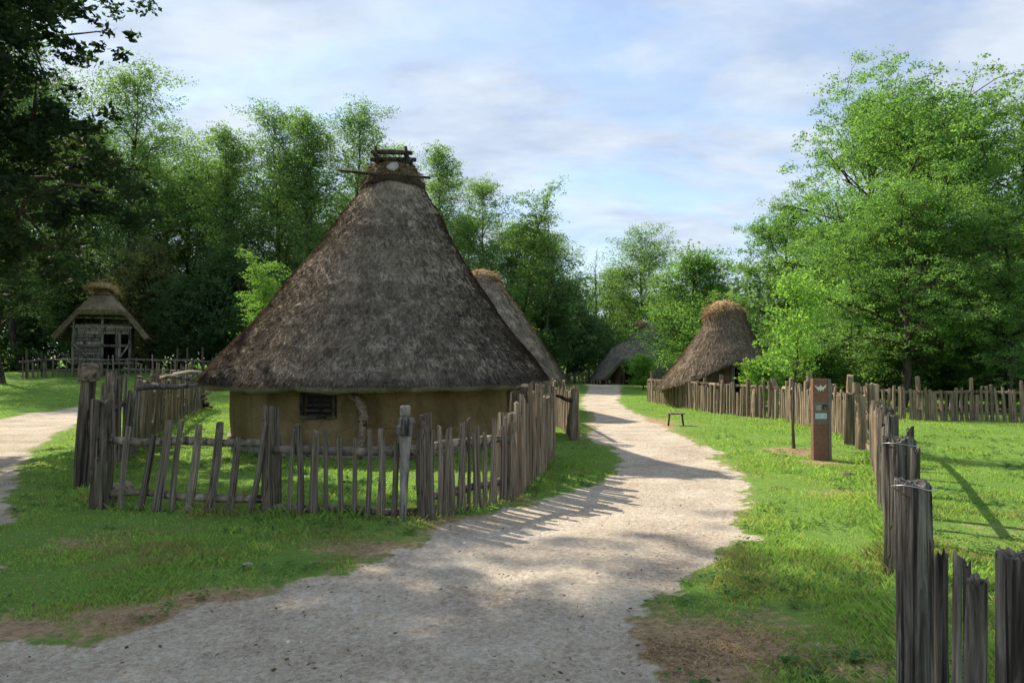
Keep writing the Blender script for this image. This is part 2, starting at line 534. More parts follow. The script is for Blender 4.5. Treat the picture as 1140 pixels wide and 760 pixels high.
def sdf(px, py, poly):
    """signed distance, positive inside"""
    poly = np.array(poly, float)
    d = np.full(px.shape, 1e9)
    inside = np.zeros(px.shape, bool)
    n = len(poly)
    for i in range(n):
        a = poly[i]; b = poly[(i + 1) % n]
        e = b - a
        wx, wy = px - a[0], py - a[1]
        t = np.clip((wx * e[0] + wy * e[1]) / (e @ e + 1e-12), 0, 1)
        d = np.minimum(d, (wx - t * e[0]) ** 2 + (wy - t * e[1]) ** 2)
        c = (a[1] > py) != (b[1] > py)
        with np.errstate(divide='ignore', invalid='ignore'):
            xx = (b[0] - a[0]) * (py - a[1]) / (b[1] - a[1]) + a[0]
        inside ^= c & (px < xx)
    d = np.sqrt(d)
    return np.where(inside, d, -d)


def path_mask(x, y):
    w = 0.10 + 0.012 * np.hypot(x, y)
    nn = (fbm(x * 1.6, y * 1.6, oct=4, seed=21) - 0.5) * 0.6 + (fbm(x * 7, y * 7, oct=3, seed=33) - 0.5) * 0.34
    a = smooth01((sdf(x, y, PATH) - 0.07 + nn + w) / (2 * w))
    b = smooth01((sdf(x, y, LPATH) + nn + w) / (2 * w))
    return a, b


DIRT = [(148, 684, 0.34, 0.22, 1.0), (235, 662, 0.34, 0.16, 0.65), (50, 692, 0.25, 0.12, 0.5), (800, 715, 0.5, 0.42, 1.0), (770, 742, 0.42, 0.3, 0.95), (850, 690, 0.3, 0.28, 0.6), (395, 607, 0.45, 0.3, 0.6),
        (545, 580, 0.5, 0.3, 0.5), (100, 603, 0.5, 0.35, 0.55), (882, 503, 0.5, 0.6, 0.9), (912, 515, 0.35, 0.35, 0.7), (930, 548, 0.5, 0.4, 0.45), (710, 470, 1.2, 1.6, 0.7), (560, 552, 0.3, 0.3, 0.7), (620, 575, 0.5, 0.3, 0.5), (170, 590, 0.6, 0.25, 0.35),
        (950, 740, 0.35, 0.4, 0.6), (730, 715, 0.3, 0.25, 0.9)]


def dirt_mask(x, y):
    d = np.zeros(x.shape)
    for px, py, rx, ry, s in DIRT:
        cx, cy = P(px, py)
        q = ((x - cx) / rx) ** 2 + ((y - cy) / ry) ** 2
        d = np.maximum(d, s * np.exp(-q * 0.8))
    big = (fbm(x * 0.9 + 9, y * 0.9, oct=3, seed=55) - 0.5)
    near_shade = smooth01((9.5 - y) / 3)
    d = d + 0.55 * np.clip(big * 2.6, 0, 1) * near_shade
    # worn verge along the gravel
    s = np.maximum(sdf(x, y, PATH), sdf(x, y, LPATH))
    d = d + 0.40 * np.exp(-np.maximum(-s, 0) / 0.16)
    return np.clip(d, 0, 1)


def axis(lo, hi, step, far_lo, far_hi, grow=1.13):
    a = list(np.arange(lo, hi, step))
    s, v = step, a[-1]
    while v < far_hi:
        s *= grow; v += s; a.append(v)
    s, v, pre = step, lo, []
    while v > far_lo:
        s *= grow; v -= s; pre.append(v)
    return np.array(pre[::-1] + a)


def build_ground():
    xs = axis(-6.2, 6.2, 0.06, -500, 500, 1.055)
    ys = axis(2.4, 12.5, 0.06, -60, 700, 1.05)
    gx, gy = np.meshgrid(xs, ys)
    nx, ny = len(xs), len(ys)
    x, y = gx.ravel(), gy.ravel()
    near = (np.abs(x) < 40) & (y < 80) & (y > -12)
    pa = np.zeros(len(x)); pb = np.zeros(len(x)); di = np.zeros(len(x))
    a, b = path_mask(x[near], y[near])
    pa[near] = a; pb[near] = b
    di[near] = dirt_mask(x[near], y[near])
    z = gz(x, y)
    pm = np.maximum(pa, pb)
    z = z - 0.018 * pm + 0.012 * (fbm(x * 2.2, y * 2.2, oct=3, seed=8) - 0.5) * 2 * (0.3 + 0.7 * (1 - pm))
    V = np.stack([x, y, z], 1)
    i = np.arange(nx * (ny - 1)).reshape(ny - 1, nx)[:, :-1].ravel()
    Fc = np.stack([i, i + 1, i + 1 + nx, i + nx], 1)
    ma = pa[Fc].mean(1); mb = pb[Fc].mean(1)
    sel_a = (ma > 0.5) & (ma >= mb); sel_b = (mb > 0.5) & ~sel_a
    for name, s in (('grass_ground', ~(sel_a | sel_b)), ('gravel_path', sel_a), ('side_path', sel_b)):
        f = Fc[s]
        u, inv = np.unique(f.ravel(), return_inverse=True)
        me = np_mesh(name, V[u], inv.reshape(-1, 4), True)
        fattr(me, 'path', pm[u]); fattr(me, 'dirt', di[u])
        o = obj(name, me, M['ground'])
        o['kind'] = 'structure'
        o['label'] = {'grass_ground': 'green lawn with worn bare patches around the huts', 'gravel_path': 'pale gravel path winding between the huts', 'side_path': 'grey gravel path at the left edge of the lawn'}[name]
        o['category'] = {'grass_ground': 'lawn', 'gravel_path': 'path', 'side_path': 'path'}[name]


build_ground()


# ------------------------------------------------------------------ thatched huts
def lerp_prof(prof, t):
    p = np.array(prof, float)
    s = np.linspace(0, 1, len(p))
    u = np.linspace(0, 1, 401); k = np.ones(31) / 31
    r = np.convolve(np.pad(np.interp(u, s, p[:, 0]), 15, mode='reflect', reflect_type='odd'), k, 'valid')
    z = np.convolve(np.pad(np.interp(u, s, p[:, 1]), 15, mode='reflect', reflect_type='odd'), k, 'valid')
    return np.interp(t, u, r), np.interp(t, u, z)


def roof_point(prof, lean, t, th, cut):
    """t 0 top .. 1 eave"""
    te = 1 - (cut(th) if cut else 0)
    r, z = lerp_prof(prof, t * te)
    zt, ze = prof[0][1], prof[-1][1]
    k = (z - ze) / (zt - ze)
    return r * np.cos(th) + lean[0] * k, r * np.sin(th) + lean[1] * k, z


def thatch_roof(parent, prof, lean, mat, cut=None, thick=0.26, seed=0, nth=150, nt=70, amp=0.045, oval=1.0, strands=0, slen=(0.12, 0.3), swid=0.012, svar=(0.55, 1.55)):
    th = np.linspace(0, 2 * np.pi, nth, endpoint=False)
    ts = np.linspace(0, 1, nt)
    T, A = np.meshgrid(ts, th, indexing='ij')
    x, y, z = roof_point(prof, lean, T, A, cut)
    # outward and inward shift for the lumpy surface
    nn = (fbm(x * 1.3 + seed, y * 1.3, z * 1.3, 4, seed) - 0.5) * 2 * amp + (fbm(x * 5, y * 5, z * 4 + seed, 3, seed + 5) - 0.5) * amp
    course = ((z * 2.6 + fbm(x, y, z, 2, seed + 2) * 0.8) % 1.0 - 0.5) * -0.034
    ox = np.cos(A) * 0.82; oy = np.sin(A) * 0.82; oz = 0.57
    x = x + ox * (nn + course); y = y + oy * (nn + course); z = z + oz * nn
    z[-1] += (fbm(A[-1] * 9, A[-1] * 0, oct=3, seed=seed) - 0.5) * 0.08
    rows = [np.stack([x, y * oval, z], -1)]
    # lip and underside
    xe, ye, ze = x[-1], y[-1], z[-1]
    for k_in, k_dn in ((0.03, 0.10), (0.12, 0.17), (0.32, 0.17)):
        rows.append(np.stack([xe - np.cos(th) * thick * k_in * 3, (ye - np.sin(th) * thick * k_in * 3) * oval, ze - thick * k_dn * 3], -1)[None])
    for t in (0.85, 0.6, 0.3, 0.08):
        x2, y2, z2 = roof_point(prof, lean, np.full(nth, t), th, cut)
        rows.append(np.stack([x2 * (1 - thick / 3.2), y2 * oval * (1 - thick / 3.2), z2 - thick * 1.15], -1)[None])
    V = np.concatenate(rows, 0)
    nr = V.shape[0]
    V = V.reshape(-1, 3)
    i, j = np.meshgrid(np.arange(nr - 1), np.arange(nth), indexing='ij')
    i, j = i.ravel(), j.ravel(); j2 = (j + 1) % nth
    Fc = np.stack([i * nth + j, (i + 1) * nth + j, (i + 1) * nth + j2, i * nth + j2], 1)
    me = np_mesh('roof', V, Fc, True)
    fattr(me, 'var', np.ones(len(V)))
    ro = obj('roof', me, mat, parent)
    if strands:
        rs = np.random.default_rng(seed + 3)
        n = strands
        t = np.sqrt(rs.random(n) * 0.985 + 0.01)
        a = rs.random(n) * 2 * np.pi
        ne = int(n * 0.16)
        t[:ne] = 0.975 + rs.random(ne) * 0.02           # shaggy eave edge
        x, y, z = roof_point(prof, lean, t, a, cut)
        x1, y1, z1 = roof_point(prof, lean, np.minimum(t + 0.02, 1.0), a, cut)
        x0, y0, z0 = roof_point(prof, lean, np.minimum(t + 0.02, 1.0) - 0.02, a, cut)
        d = np.stack([x1 - x0, y1 - y0, z1 - z0], 1)
        d /= np.linalg.norm(d, axis=1, keepdims=True) + 1e-9
        rad = np.stack([np.cos(a), np.sin(a), np.zeros(n)], 1)
        side = np.cross(d, np.stack([np.cos(a) * 0.82, np.sin(a) * 0.82, np.full(n, 0.57)], 1))
        side /= np.linalg.norm(side, axis=1, keepdims=True) + 1e-9
        out = np.cross(side, d)
        out *= np.sign((out * rad).sum(1))[:, None]
        yaw = rs.normal(0, 0.22, n)[:, None]
        d2 = d * np.cos(yaw) + side * np.sin(yaw)
        s2 = np.cross(d2, out)
        nn = (fbm(x * 1.3 + seed, y * 1.3, z * 1.3, 4, seed) - 0.5) * 2 * amp
        L = rs.uniform(*slen, n)[:, None]; L[:ne] *= 0.8
        W = (swid * rs.uniform(0.5, 1.5, n))[:, None]
        base = np.stack([x, y, z], 1) + out * (nn[:, None] + 0.004)
        tip = base + d2 * L + out * (rs.uniform(0.005, 0.045, n)[:, None])
        tip[:ne, 2] -= 0.05
        mid = base * 0.5 + tip * 0.5 + out * 0.01
        V = np.stack([base - s2 * W * 0.3, base + s2 * W * 0.3, mid + s2 * W * 0.5, tip, mid - s2 * W * 0.5], 1)
        V[:, :, 1] *= oval
        V = V.reshape(-1, 3)
        k = np.arange(n)[:, None] * 5
        Fq = np.concatenate([k, k + 1, k + 2, k + 4], 1)
        Ft = np.concatenate([k + 4, k + 2, k + 3, k + 3], 1)
        me = bpy.data.meshes.new('straw')
        me = np_mesh('straw', V, np.concatenate([k, k + 1, k + 2, k + 3, k + 4], 1))
        fattr(me, 'var', np.repeat(rs.uniform(*svar, n), 5))
        so = obj('straw', me, mat, ro)
        so['kind'] = 'stuff'
    return ro


def wall_ring(parent, r, z0, z1, mat, openings=(), n=120, thick=0.2, seed=0, oval=1.0, name='wall'):
    """clay wall with real openings: (theta centre, half width in radians, za, zb)"""
    zs = sorted(set([z0, z1] + [round(z0 + (z1 - z0) * k / 6, 3) for k in range(1, 6)] + [o[2] for o in openings] + [o[3] for o in openings]))
    ths = set(np.round(np.linspace(0, 2 * np.pi, n, endpoint=False), 4))
    for o in openings:
        ths |= {round((o[0] - o[1]) % (2 * np.pi), 4), round((o[0] + o[1]) % (2 * np.pi), 4)}
    th = np.array(sorted(ths)); n = len(th); zs = np.array(zs)
    A, ZZ = np.meshgrid(th, zs)
    nn = (fbm(np.cos(A) * r * 1.2 + seed, np.sin(A) * r * 1.2, ZZ * 1.5, 3, seed) - 0.5) * 0.09
    vo = np.stack([(r + nn) * np.cos(A), (r + nn) * np.sin(A) * oval, ZZ], -1).reshape(-1, 3)
    vi = np.stack([(r - thick) * np.cos(A), (r - thick) * np.sin(A) * oval, ZZ], -1).reshape(-1, 3)
    V = np.concatenate([vo, vi]); off = len(vo)
    solid = np.ones((len(zs) - 1, n), bool)
    for i in range(len(zs) - 1):
        zm = (zs[i] + zs[i + 1]) / 2
        for j in range(n):
            am = th[j] + (((th[(j + 1) % n] - th[j]) % (2 * np.pi)) / 2)
            for o in openings:
                da = (am - o[0] + np.pi) % (2 * np.pi) - np.pi
                if abs(da) < o[1] and o[2] < zm < o[3]: solid[i, j] = False
    Fc = []
    for i in range(len(zs) - 1):
        for j in range(n):
            if not solid[i, j]: continue
            j2 = (j + 1) % n
            a, b, c, d = i * n + j, i * n + j2, (i + 1) * n + j2, (i + 1) * n + j
            Fc.append((a, b, c, d)); Fc.append((off + b, off + a, off + d, off + c))
            if not solid[i, j2]: Fc.append((b, off + b, off + c, c))
            if not solid[i, (j - 1) % n]: Fc.append((off + a, a, d, off + d))
            if i == len(zs) - 2 or not solid[i + 1, j]: Fc.append((d, c, off + c, off + d))
            if i > 0 and not solid[i - 1, j]: Fc.append((b, a, off + a, off + b))
    return obj(name, py_mesh(name, V, Fc, False), mat, parent)


def straw_cap(parent, name, c, rx, ry, h, mat, seed=0, n=900, slen=0.22, drop=0.5):
    """a tuft of straw laid over a ridge: lumpy dome plus loose stalks"""
    rs = np.random.default_rng(abs(int(seed)))
    nth, nt = 36, 12
    T, A = np.meshgrid(np.linspace(0.02, 1, nt), np.linspace(0, 2 * np.pi, nth, endpoint=False), indexing='ij')
    x = np.sin(T * np.pi * 0.55) * np.cos(A); y = np.sin(T * np.pi * 0.55) * np.sin(A); z = np.cos(T * np.pi * 0.55)
    k = 0.85 + 0.35 * fbm(x * 3 + seed, y * 3, z * 3, 3, seed)
    V = np.stack([x * k * rx, y * k * ry, z * k * h], -1)
    V = V.reshape(-1, 3)
    i, j = np.meshgrid(np.arange(nt - 1), np.arange(nth), indexing='ij'); i, j = i.ravel(), j.ravel(); j2 = (j + 1) % nth
    Fc = np.stack([i * nth + j, (i + 1) * nth + j, (i + 1) * nth + j2, i * nth + j2], 1)
    me = np_mesh(name, V, Fc, True); fattr(me, 'var', np.ones(len(V)))
    o = obj(name, me, mat, parent, c)
    a = rs.random(n) * 2 * np.pi; t = np.sqrt(rs.random(n)) * 0.95
    x = np.sin(t * np.pi * 0.55) * np.cos(a); y = np.sin(t * np.pi * 0.55) * np.sin(a); z = np.cos(t * np.pi * 0.55)
    kk = 0.85 + 0.35 * fbm(x * 3 + seed, y * 3, z * 3, 3, seed)
    base = np.stack([x * rx * kk, y * ry * kk, z * h * kk], 1)
    d = np.stack([x + rs.normal(0, 0.45, n), y + rs.normal(0, 0.45, n), -drop + rs.normal(0, 0.5, n)], 1)
    d /= np.linalg.norm(d, axis=1, keepdims=True)
    s = np.cross(d, rs.normal(0, 1, (n, 3))); s /= np.linalg.norm(s, axis=1, keepdims=True)
    L = slen * rs.uniform(0.5, 1.3, n)[:, None]; W = 0.011
    tip = base + d * L
    V = np.stack([base - s * W, base + s * W, tip], 1).reshape(-1, 3)
    me = np_mesh('straw', V, np.arange(n * 3).reshape(-1, 3)); fattr(me, 'var', np.repeat(rs.uniform(0.6, 1.5, n), 3))
    so = obj('straw', me, mat, o); so['kind'] = 'stuff'
    return o


# --- the big hut
HX, HY = X(421, 15.2), 15.2
hut = thing('round_hut', 'large round hut with tall dark cone of thatch behind the picket fence', 'hut', (HX, HY, float(gz(HX, HY))))
prof = [(0.42, 5.32), (0.54, 5.14), (0.93, 4.495), (1.17, 4.11), (1.41, 3.735), (1.87, 3.07), (2.16, 2.68), (2.45, 2.306), (2.75, 1.95), (3.05, 1.60), (3.38, 1.19)]
LEAN = (0.32, 0.0)
big_roof = thatch_roof(hut, prof, LEAN, M['thatch_old'], thick=0.27, seed=1, nth=240, nt=130, amp=0.06, strands=72000, slen=(0.05, 0.14), swid=0.0065, svar=(0.72, 1.32))
win_th = math.atan2(-2.62, X(359, 12.6) - HX)
wall_ring(hut, 2.78, -0.05, 1.52, M['clay'], openings=[(win_th, 0.092, 0.66, 1.08), (R(-10), 0.2, -0.05, 1.4)], seed=4)
# stone footing
wall_ring(hut, 2.84, -0.08, 0.16, M['timber'], thick=0.1, seed=9, name='plinth')
# window with slats
wo = bpy.data.objects.new('window', None)
COL.objects.link(wo); wo.parent = hut
wo.location = (2.80 * math.cos(win_th), 2.80 * math.sin(win_th), 0.87); wo.rotation_euler = (0, 0, win_th + math.pi / 2)
for zz, sx, sz in ((0.235, 0.62, 0.045), (-0.235, 0.62, 0.045)):
    obj('frame', box_geo(sx, 0.09, sz, jit=0.006), M['dark_timber'], wo, (0, 0, zz))
for xx in (-0.28, 0.28):
    obj('frame', box_geo(0.05, 0.085, 0.42, jit=0.005), M['dark_timber'], wo, (xx, 0, 0))
for zz in (-0.13, -0.045, 0.045, 0.13):
    obj('slat', box_geo(0.52, 0.05, 0.03, jit=0.004), M['dark_timber'], wo, (0, 0.02, zz))
obj('shutter', box_geo(0.56, 0.025, 0.44, jit=0.003), M['sign_dark'], wo, (0, 0.16, 0))
# crown of the roof: rope, straw collar, pole, log frame, pale stone
CZ = 5.05
LX = LEAN[0] * (CZ - 1.19) / (5.32 - 1.19)
ring = [(LX + 0.57 * math.cos(a), 0.57 * math.sin(a), CZ + 0.03 + 0.04 * math.sin(a * 3)) for a in np.linspace(0, 2 * math.pi, 33)]
rp = tube('straw_rope', ring, [0.085] * 33, M['rope'], hut, n=8, jit=0.16, seed=2)
fattr(rp.data, 'var', np.ones(len(rp.data.vertices)))
straw_cap(hut, 'straw_collar', (LX, 0, CZ + 0.04), 0.54, 0.54, 0.50, M['straw_dull'], seed=6, n=1500, slen=0.2)
tube('smoke_pole', [(LX - 0.98, -0.55, CZ + 0.22), (LX - 0.3, -0.58, CZ + 0.14), (LX + 0.8, -0.52, CZ + 0.08)], [0.03, 0.034, 0.028], M['dark_timber'], hut, jit=0.1)
for yy, zz, sx in ((-0.28, 0.50, 1), (0.25, 0.49, 0.95), (-0.25, 0.66, 0.97), (0.22, 0.64, 1.02)):
    tube('ridge_beam', [(LX - 0.42 * sx, yy, CZ + zz + 0.01), (LX, yy, CZ + zz), (LX + 0.42 * sx, yy * 0.9, CZ + zz - 0.015)], [0.05, 0.055, 0.045], M['dark_timber'], hut, n=7, jit=0.12, seed=int(zz * 100))
for xx in (-0.3, 0.3):
    tube('cross_beam', [(LX + xx, -0.45, CZ + 0.575), (LX + xx, 0.42, CZ + 0.575)], [0.052, 0.05], M['dark_timber'], hut, n=7, jit=0.1, seed=3)
    tube('ridge_peg', [(LX + xx + 0.03, -0.36, CZ + 0.40), (LX + xx - 0.01, -0.36, CZ + 0.74)], [0.04, 0.036], M['dark_timber'], hut, n=6, jit=0.1, seed=4)
bm = bmesh.new(); bmesh.ops.create_icosphere(bm, subdivisions=2, radius=1)
for v in bm.verts:
    v.co = v.co * (0.85 + 0.3 * float(vnoise(v.co.x * 2 + 5, v.co.y * 2, v.co.z * 2, 3)))
    v.co = Vector((v.co.x * 0.12 + 0.03 * v.co.z, v.co.y * 0.06, v.co.z * 0.11 * (1 + 0.35 * v.co.x)))
me = bpy.data.meshes.new('stone'); bm.to_mesh(me); bm.free()
obj('pale_stone', me, M['stone'], hut, (LX + 0.06, -0.52, CZ + 0.30), (R(-25), 0, 0))
# curved prop standing against the clay wall
hg = float(gz(HX, HY - 3))
th_p = math.atan2(-2.8, X(400, 12.4) - HX)
px_, py_ = HX + 2.93 * math.cos(th_p), HY + 2.93 * math.sin(th_p)
o = tube('curved_log', [(px_ + 0.02, py_ - 0.1, hg + 0.0), (px_ + 0.08, py_ - 0.06, hg + 0.42), (px_ + 0.10, py_, hg + 0.68), (px_ + 0.05, py_ + 0.02, hg + 0.86), (px_ - 0.04, py_ + 0.02, hg + 0.98), (px_ - 0.16, py_ + 0.03, hg + 1.04)],
         [0.06, 0.07, 0.085, 0.085, 0.07, 0.045], M['block'], n=9, jit=0.08)
tag(o, 'curved brown log leaning against the clay wall beside the slatted window', 'log')

# --- hut behind the big one
X2, Y2 = X(538, 23.0), 23.0
h2 = thing('thatched_hut', 'thatched hut with a straw topped ridge, half hidden behind the large round hut', 'hut', (X2, Y2, float(gz(X2, Y2))))
thatch_roof(h2, [(0.25, 4.25), (0.55, 3.95), (1.25, 2.95), (1.95, 1.85), (2.48, 1.02)], (-0.05, 0), M['thatch_old'], thick=0.24, seed=21, nth=120, nt=50, strands=9000, swid=0.018)
wall_ring(h2, 1.9, -0.05, 1.5, M['clay_dark'], openings=[(R(-38), 0.22, -0.05, 1.4)], seed=14, n=60)
straw_cap(h2, 'straw_cap', (-0.05, 0, 4.0), 0.45, 0.45, 0.32, M['straw'], seed=31, n=900, slen=0.25)
for k in range(11):
    straw_cap(h2, 'straw_tuft', (0.42 + 0.095 * k, -0.25, 3.82 - 0.135 * k), 0.13, 0.2, 0.11, M['straw'], seed=40 + k, n=160, slen=0.15, drop=0.9)

# --- hut on the right
X3, Y3 = X(806, 25.5), 25.5
h3 = thing('thatched_hut', 'small brown bell shaped thatched hut with golden straw cap behind the right fence', 'hut', (X3, Y3, float(gz(X3, Y3))))


def cut3(th):
    d = (th - R(-80) + np.pi) % (2 * np.pi) - np.pi
    return 0.33 * np.exp(-(d / 1.0) ** 2)


thatch_roof(h3, [(0.42, 3.42), (0.60, 3.2), (0.72, 2.75), (1.02, 2.25), (1.44, 1.72), (1.88, 1.15), (2.25, 0.68)], (0.06, 0), M['thatch_brown'], cut=cut3, thick=0.24, seed=61, nth=150, nt=60, strands=16000, swid=0.017)
wall_ring(h3, 1.28, -0.05, 1.5, M['clay_dark'], openings=[(R(-78), 0.26, -0.05, 1.36)], seed=15, n=60)
straw_cap(h3, 'straw_cap', (0.02, 0, 3.08), 0.60, 0.60, 0.52, M['straw'], seed=62, n=1800, slen=0.22)
rp = tube('straw_rope', [(0.06 + 0.63 * math.cos(a), 0.63 * math.sin(a), 2.98 + 0.03 * math.sin(a * 4)) for a in np.linspace(0, 2 * math.pi, 25)], [0.05] * 25, M['rope'], h3, n=6, jit=0.2)
fattr(rp.data, 'var', np.ones(len(rp.data.vertices)))
for s in (-1, 1):
    a = R(-78) + s * 0.28
    tube('door_post', [(1.34 * math.cos(a), 1.34 * math.sin(a), 0), (1.34 * math.cos(a), 1.34 * math.sin(a), 1.45)], [0.06, 0.055], M['timber'], h3, n=6, jit=0.1)

# --- far hut at the end of the path
X4, Y4 = X(714, 50.0), 50.0
h4 = thing('thatched_hut', 'distant grey thatched hut with a dark arched entrance at the end of the path', 'hut', (X4, Y4, float(gz(X4, Y4))))


def cut4(th):
    d = (th - R(-118) + np.pi) % (2 * np.pi) - np.pi
    return 0.34 * np.exp(-(d / 0.42) ** 4)


ro4 = thatch_roof(h4, [(0.25, 4.0), (0.5, 3.55), (0.8, 2.95), (1.55, 2.5), (2.1, 1.7), (2.45, 1.0), (2.7, 0.4)], (-0.05, 0), M['thatch_grey'], cut=cut4, thick=0.3, seed=81, nth=120, nt=50, strands=7000, swid=0.03)
wall_ring(h4, 2.0, -0.05, 1.6, M['clay_dark'], openings=[(R(-118), 0.3, -0.05, 1.4)], seed=16, n=60)
ro4.scale = (1.36, 1, 1); ro4.location.x = 0.35
straw_cap(h4, 'straw_cap', (-0.05, 0, 3.75), 0.55, 0.5, 0.42, M['straw_dull'], seed=82, n=500, slen=0.25)
for s in (-1, 1):
    a = R(-118) + s * 0.34
    tube('door_post', [(2.1 * math.cos(a), 2.1 * math.sin(a), 0), (2.1 * math.cos(a), 2.1 * math.sin(a), 1.6)], [0.08, 0.07], M['dark_timber'], h4, n=6, jit=0.1)

# --- granary on the left
GX, GY = X(116, 40.0), 40.0
GZ = float(gz(GX, GY))
gran = thing('granary', 'small timber granary with half hipped thatched roof at the left forest edge', 'granary', (GX, GY, GZ), R(24))


def granary():
    hw, dp = 1.28, 1.5
    zb, ze, zr = 0.55, 2.75, 4.0
    for x in (-hw, 0.02, hw):
        for y in (-dp, dp):
            top = 3.7 if x == 0.02 else ze
            tube('corner_post', [(x, y, 0), (x, y, top)], [0.075, 0.065], M['timber'], gran, n=6, jit=0.08, seed=int(x * 9 + y))
    for y in (-dp, dp):
        for z, w in ((zb, 1.45), (ze - 0.35, 1.4), (ze + 0.12, 1.5), (1.45, 1.36)):
            obj('rail', box_geo(w * 2, 0.09, 0.10, jit=0.01), M['timber'], gran, (0, y - 0.05 if y < 0 else y + 0.05, z))
    for x in (-hw, hw):
        for k in range(12):
            obj('plank', box_geo(0.045, 2 * dp - 0.1, 0.165, jit=0.008), M['timber'], gran, (x, 0, zb + 0.1 + k * 0.178))
    # front boards left of the door, thin boards right of it
    for k in range(11):
        obj('plank', box_geo(1.16, 0.05, 0.155 + random.uniform(-.02, .01), jit=0.01), M['timber'], gran, (-0.63, -dp + 0.02, zb + 0.14 + k * 0.178), (0, R(random.uniform(-1, 1)), 0))
        if k >= 8:
            obj('plank', box_geo(1.16, 0.05, 0.15, jit=0.01), M['timber'], gran, (0.65, -dp + 0.02, zb + 0.14 + k * 0.178))
    for k in range(1):
        obj('plank', box_geo(0.14, 0.05, 1.45, jit=0.008), M['timber'], gran, (0.80 + 0.16 * k, -dp + 0.02, zb + 0.78))
    for k in range(12):
        obj('plank', box_geo(2 * hw, 0.05, 0.165, jit=0.008), M['dark_timber'], gran, (0, dp - 0.02, zb + 0.1 + k * 0.178))
    obj('floor', box_geo(2 * hw + 0.1, 2 * dp, 0.1), M['dark_timber'], gran, (0, 0, zb - 0.02))
    tube('brace', [(-hw, -dp - 0.12, zb + 1.0), (-0.4, -dp - 0.12, zb + 0.1)], [0.055, 0.05], M['timber'], gran, n=6, jit=0.1)
    tube('brace', [(hw, -dp - 0.12, zb + 1.0), (0.72, -dp - 0.12, zb + 0.1)], [0.055, 0.05], M['timber'], gran, n=6, jit=0.1)
    tube('door_post', [(0.66, -dp - 0.04, zb), (0.66, -dp - 0.04, ze - 0.4)], [0.06, 0.055], M['timber'], gran, n=6, jit=0.1)
    # gable infill of dark boards
    for k in range(6):
        w = 1.18 - 0.16 * k
        obj('gable_board', box_geo(w * 2, 0.05, 0.19, jit=0.01), M['dark_timber'], gran, (0, -dp + 0.01, ze + 0.28 + 0.19 * k))
    # half hipped roof, thick and lumpy
    nu, nv = 60, 40
    U, Vv = np.meshgrid(np.linspace(-1, 1, nu), np.linspace(-1, 1, nv), indexing='ij')
    rx, ry = 2.1, 2.15
    zt, zl = 4.5, 1.95
    def surf(u, v):
        x = u * rx; y = v * ry
        zs = zt - (zt - zl) * (np.abs(u) ** 1.08)
        over = np.clip((np.abs(v) - 0.55) / 0.45, 0, 1)
        hip = zt - 0.1 - over * 1.15
        z = np.minimum(zs, hip)
        return x, y, z
    x, y, z = surf(U, Vv)
    nz = (fbm(x * 1.7 + 3, y * 1.7, z, 4, 71) - 0.5) * 0.16
    top = np.stack([x, y, z + nz], -1).reshape(-1, 3)
    bot = np.stack([x * 0.97, y * 0.97, z - 0.26 + nz * 0.3], -1).reshape(-1, 3)
    V = np.concatenate([top, bot]); off = nu * nv
    Fc = []
    for i in range(nu - 1):
        for j in range(nv - 1):
            a, b, c, d = i * nv + j, (i + 1) * nv + j, (i + 1) * nv + j + 1, i * nv + j + 1
            Fc.append((a, b, c, d)); Fc.append((off + a, off + d, off + c, off + b))
    for i in range(nu - 1):
        for j in (0, nv - 1):
            a, b = i * nv + j, (i + 1) * nv + j
            Fc.append((a, off + a, off + b, b) if j == 0 else (b, off + b, off + a, a))
    for j in range(nv - 1):
        for i in (0, nu - 1):
            a, b = i * nv + j, i * nv + j + 1
            Fc.append((b, off + b, off + a, a) if i == 0 else (a, off + a, off + b, b))
    me = py_mesh('roof', V, Fc, True); fattr(me, 'var', np.ones(len(V)))
    ro = obj('roof', me, M['thatch_brown'], gran)
    rs = np.random.default_rng(5); n = 5000
    u = rs.uniform(-1, 1, n); v = rs.uniform(-1, 1, n)
    v[:900] = -1
    x, y, z = surf(u, v)
    base = np.stack([x, y, z + (fbm(x * 1.7 + 3, y * 1.7, z, 4, 71) - 0.5) * 0.16], 1)
    d = np.stack([np.sign(u) * 0.7, rs.normal(0, .2, n), np.full(n, -0.75)], 1); d[:900] = np.stack([rs.normal(0, .15, 900), np.full(900, -0.35), np.full(900, -0.9)], 1)
    d /= np.linalg.norm(d, axis=1, keepdims=True)
    s = np.cross(d, rs.normal(0, 1, (n, 3))); s /= np.linalg.norm(s, axis=1, keepdims=True)
    tip = base + d * rs.uniform(.12, .3, n)[:, None] + np.array([0, 0, 0.03])
    me = np_mesh('straw', np.stack([base - s * .015, base + s * .015, tip], 1).reshape(-1, 3), np.arange(3 * n).reshape(-1, 3)); fattr(me, 'var', np.repeat(rs.uniform(.6, 1.5, n), 3))
    so = obj('straw', me, M['thatch_brown'], ro); so['kind'] = 'stuff'
    for k in range(5):
        straw_cap(gran, 'straw_tuft', (-0.15 + 0.12 * (k % 2), -1.7 + 0.85 * k, 4.40), 0.55, 0.6, 0.26, M['straw'], seed=90 + k, n=380, slen=0.3, drop=0.2)


granary()

# ------------------------------------------------------------------ fences


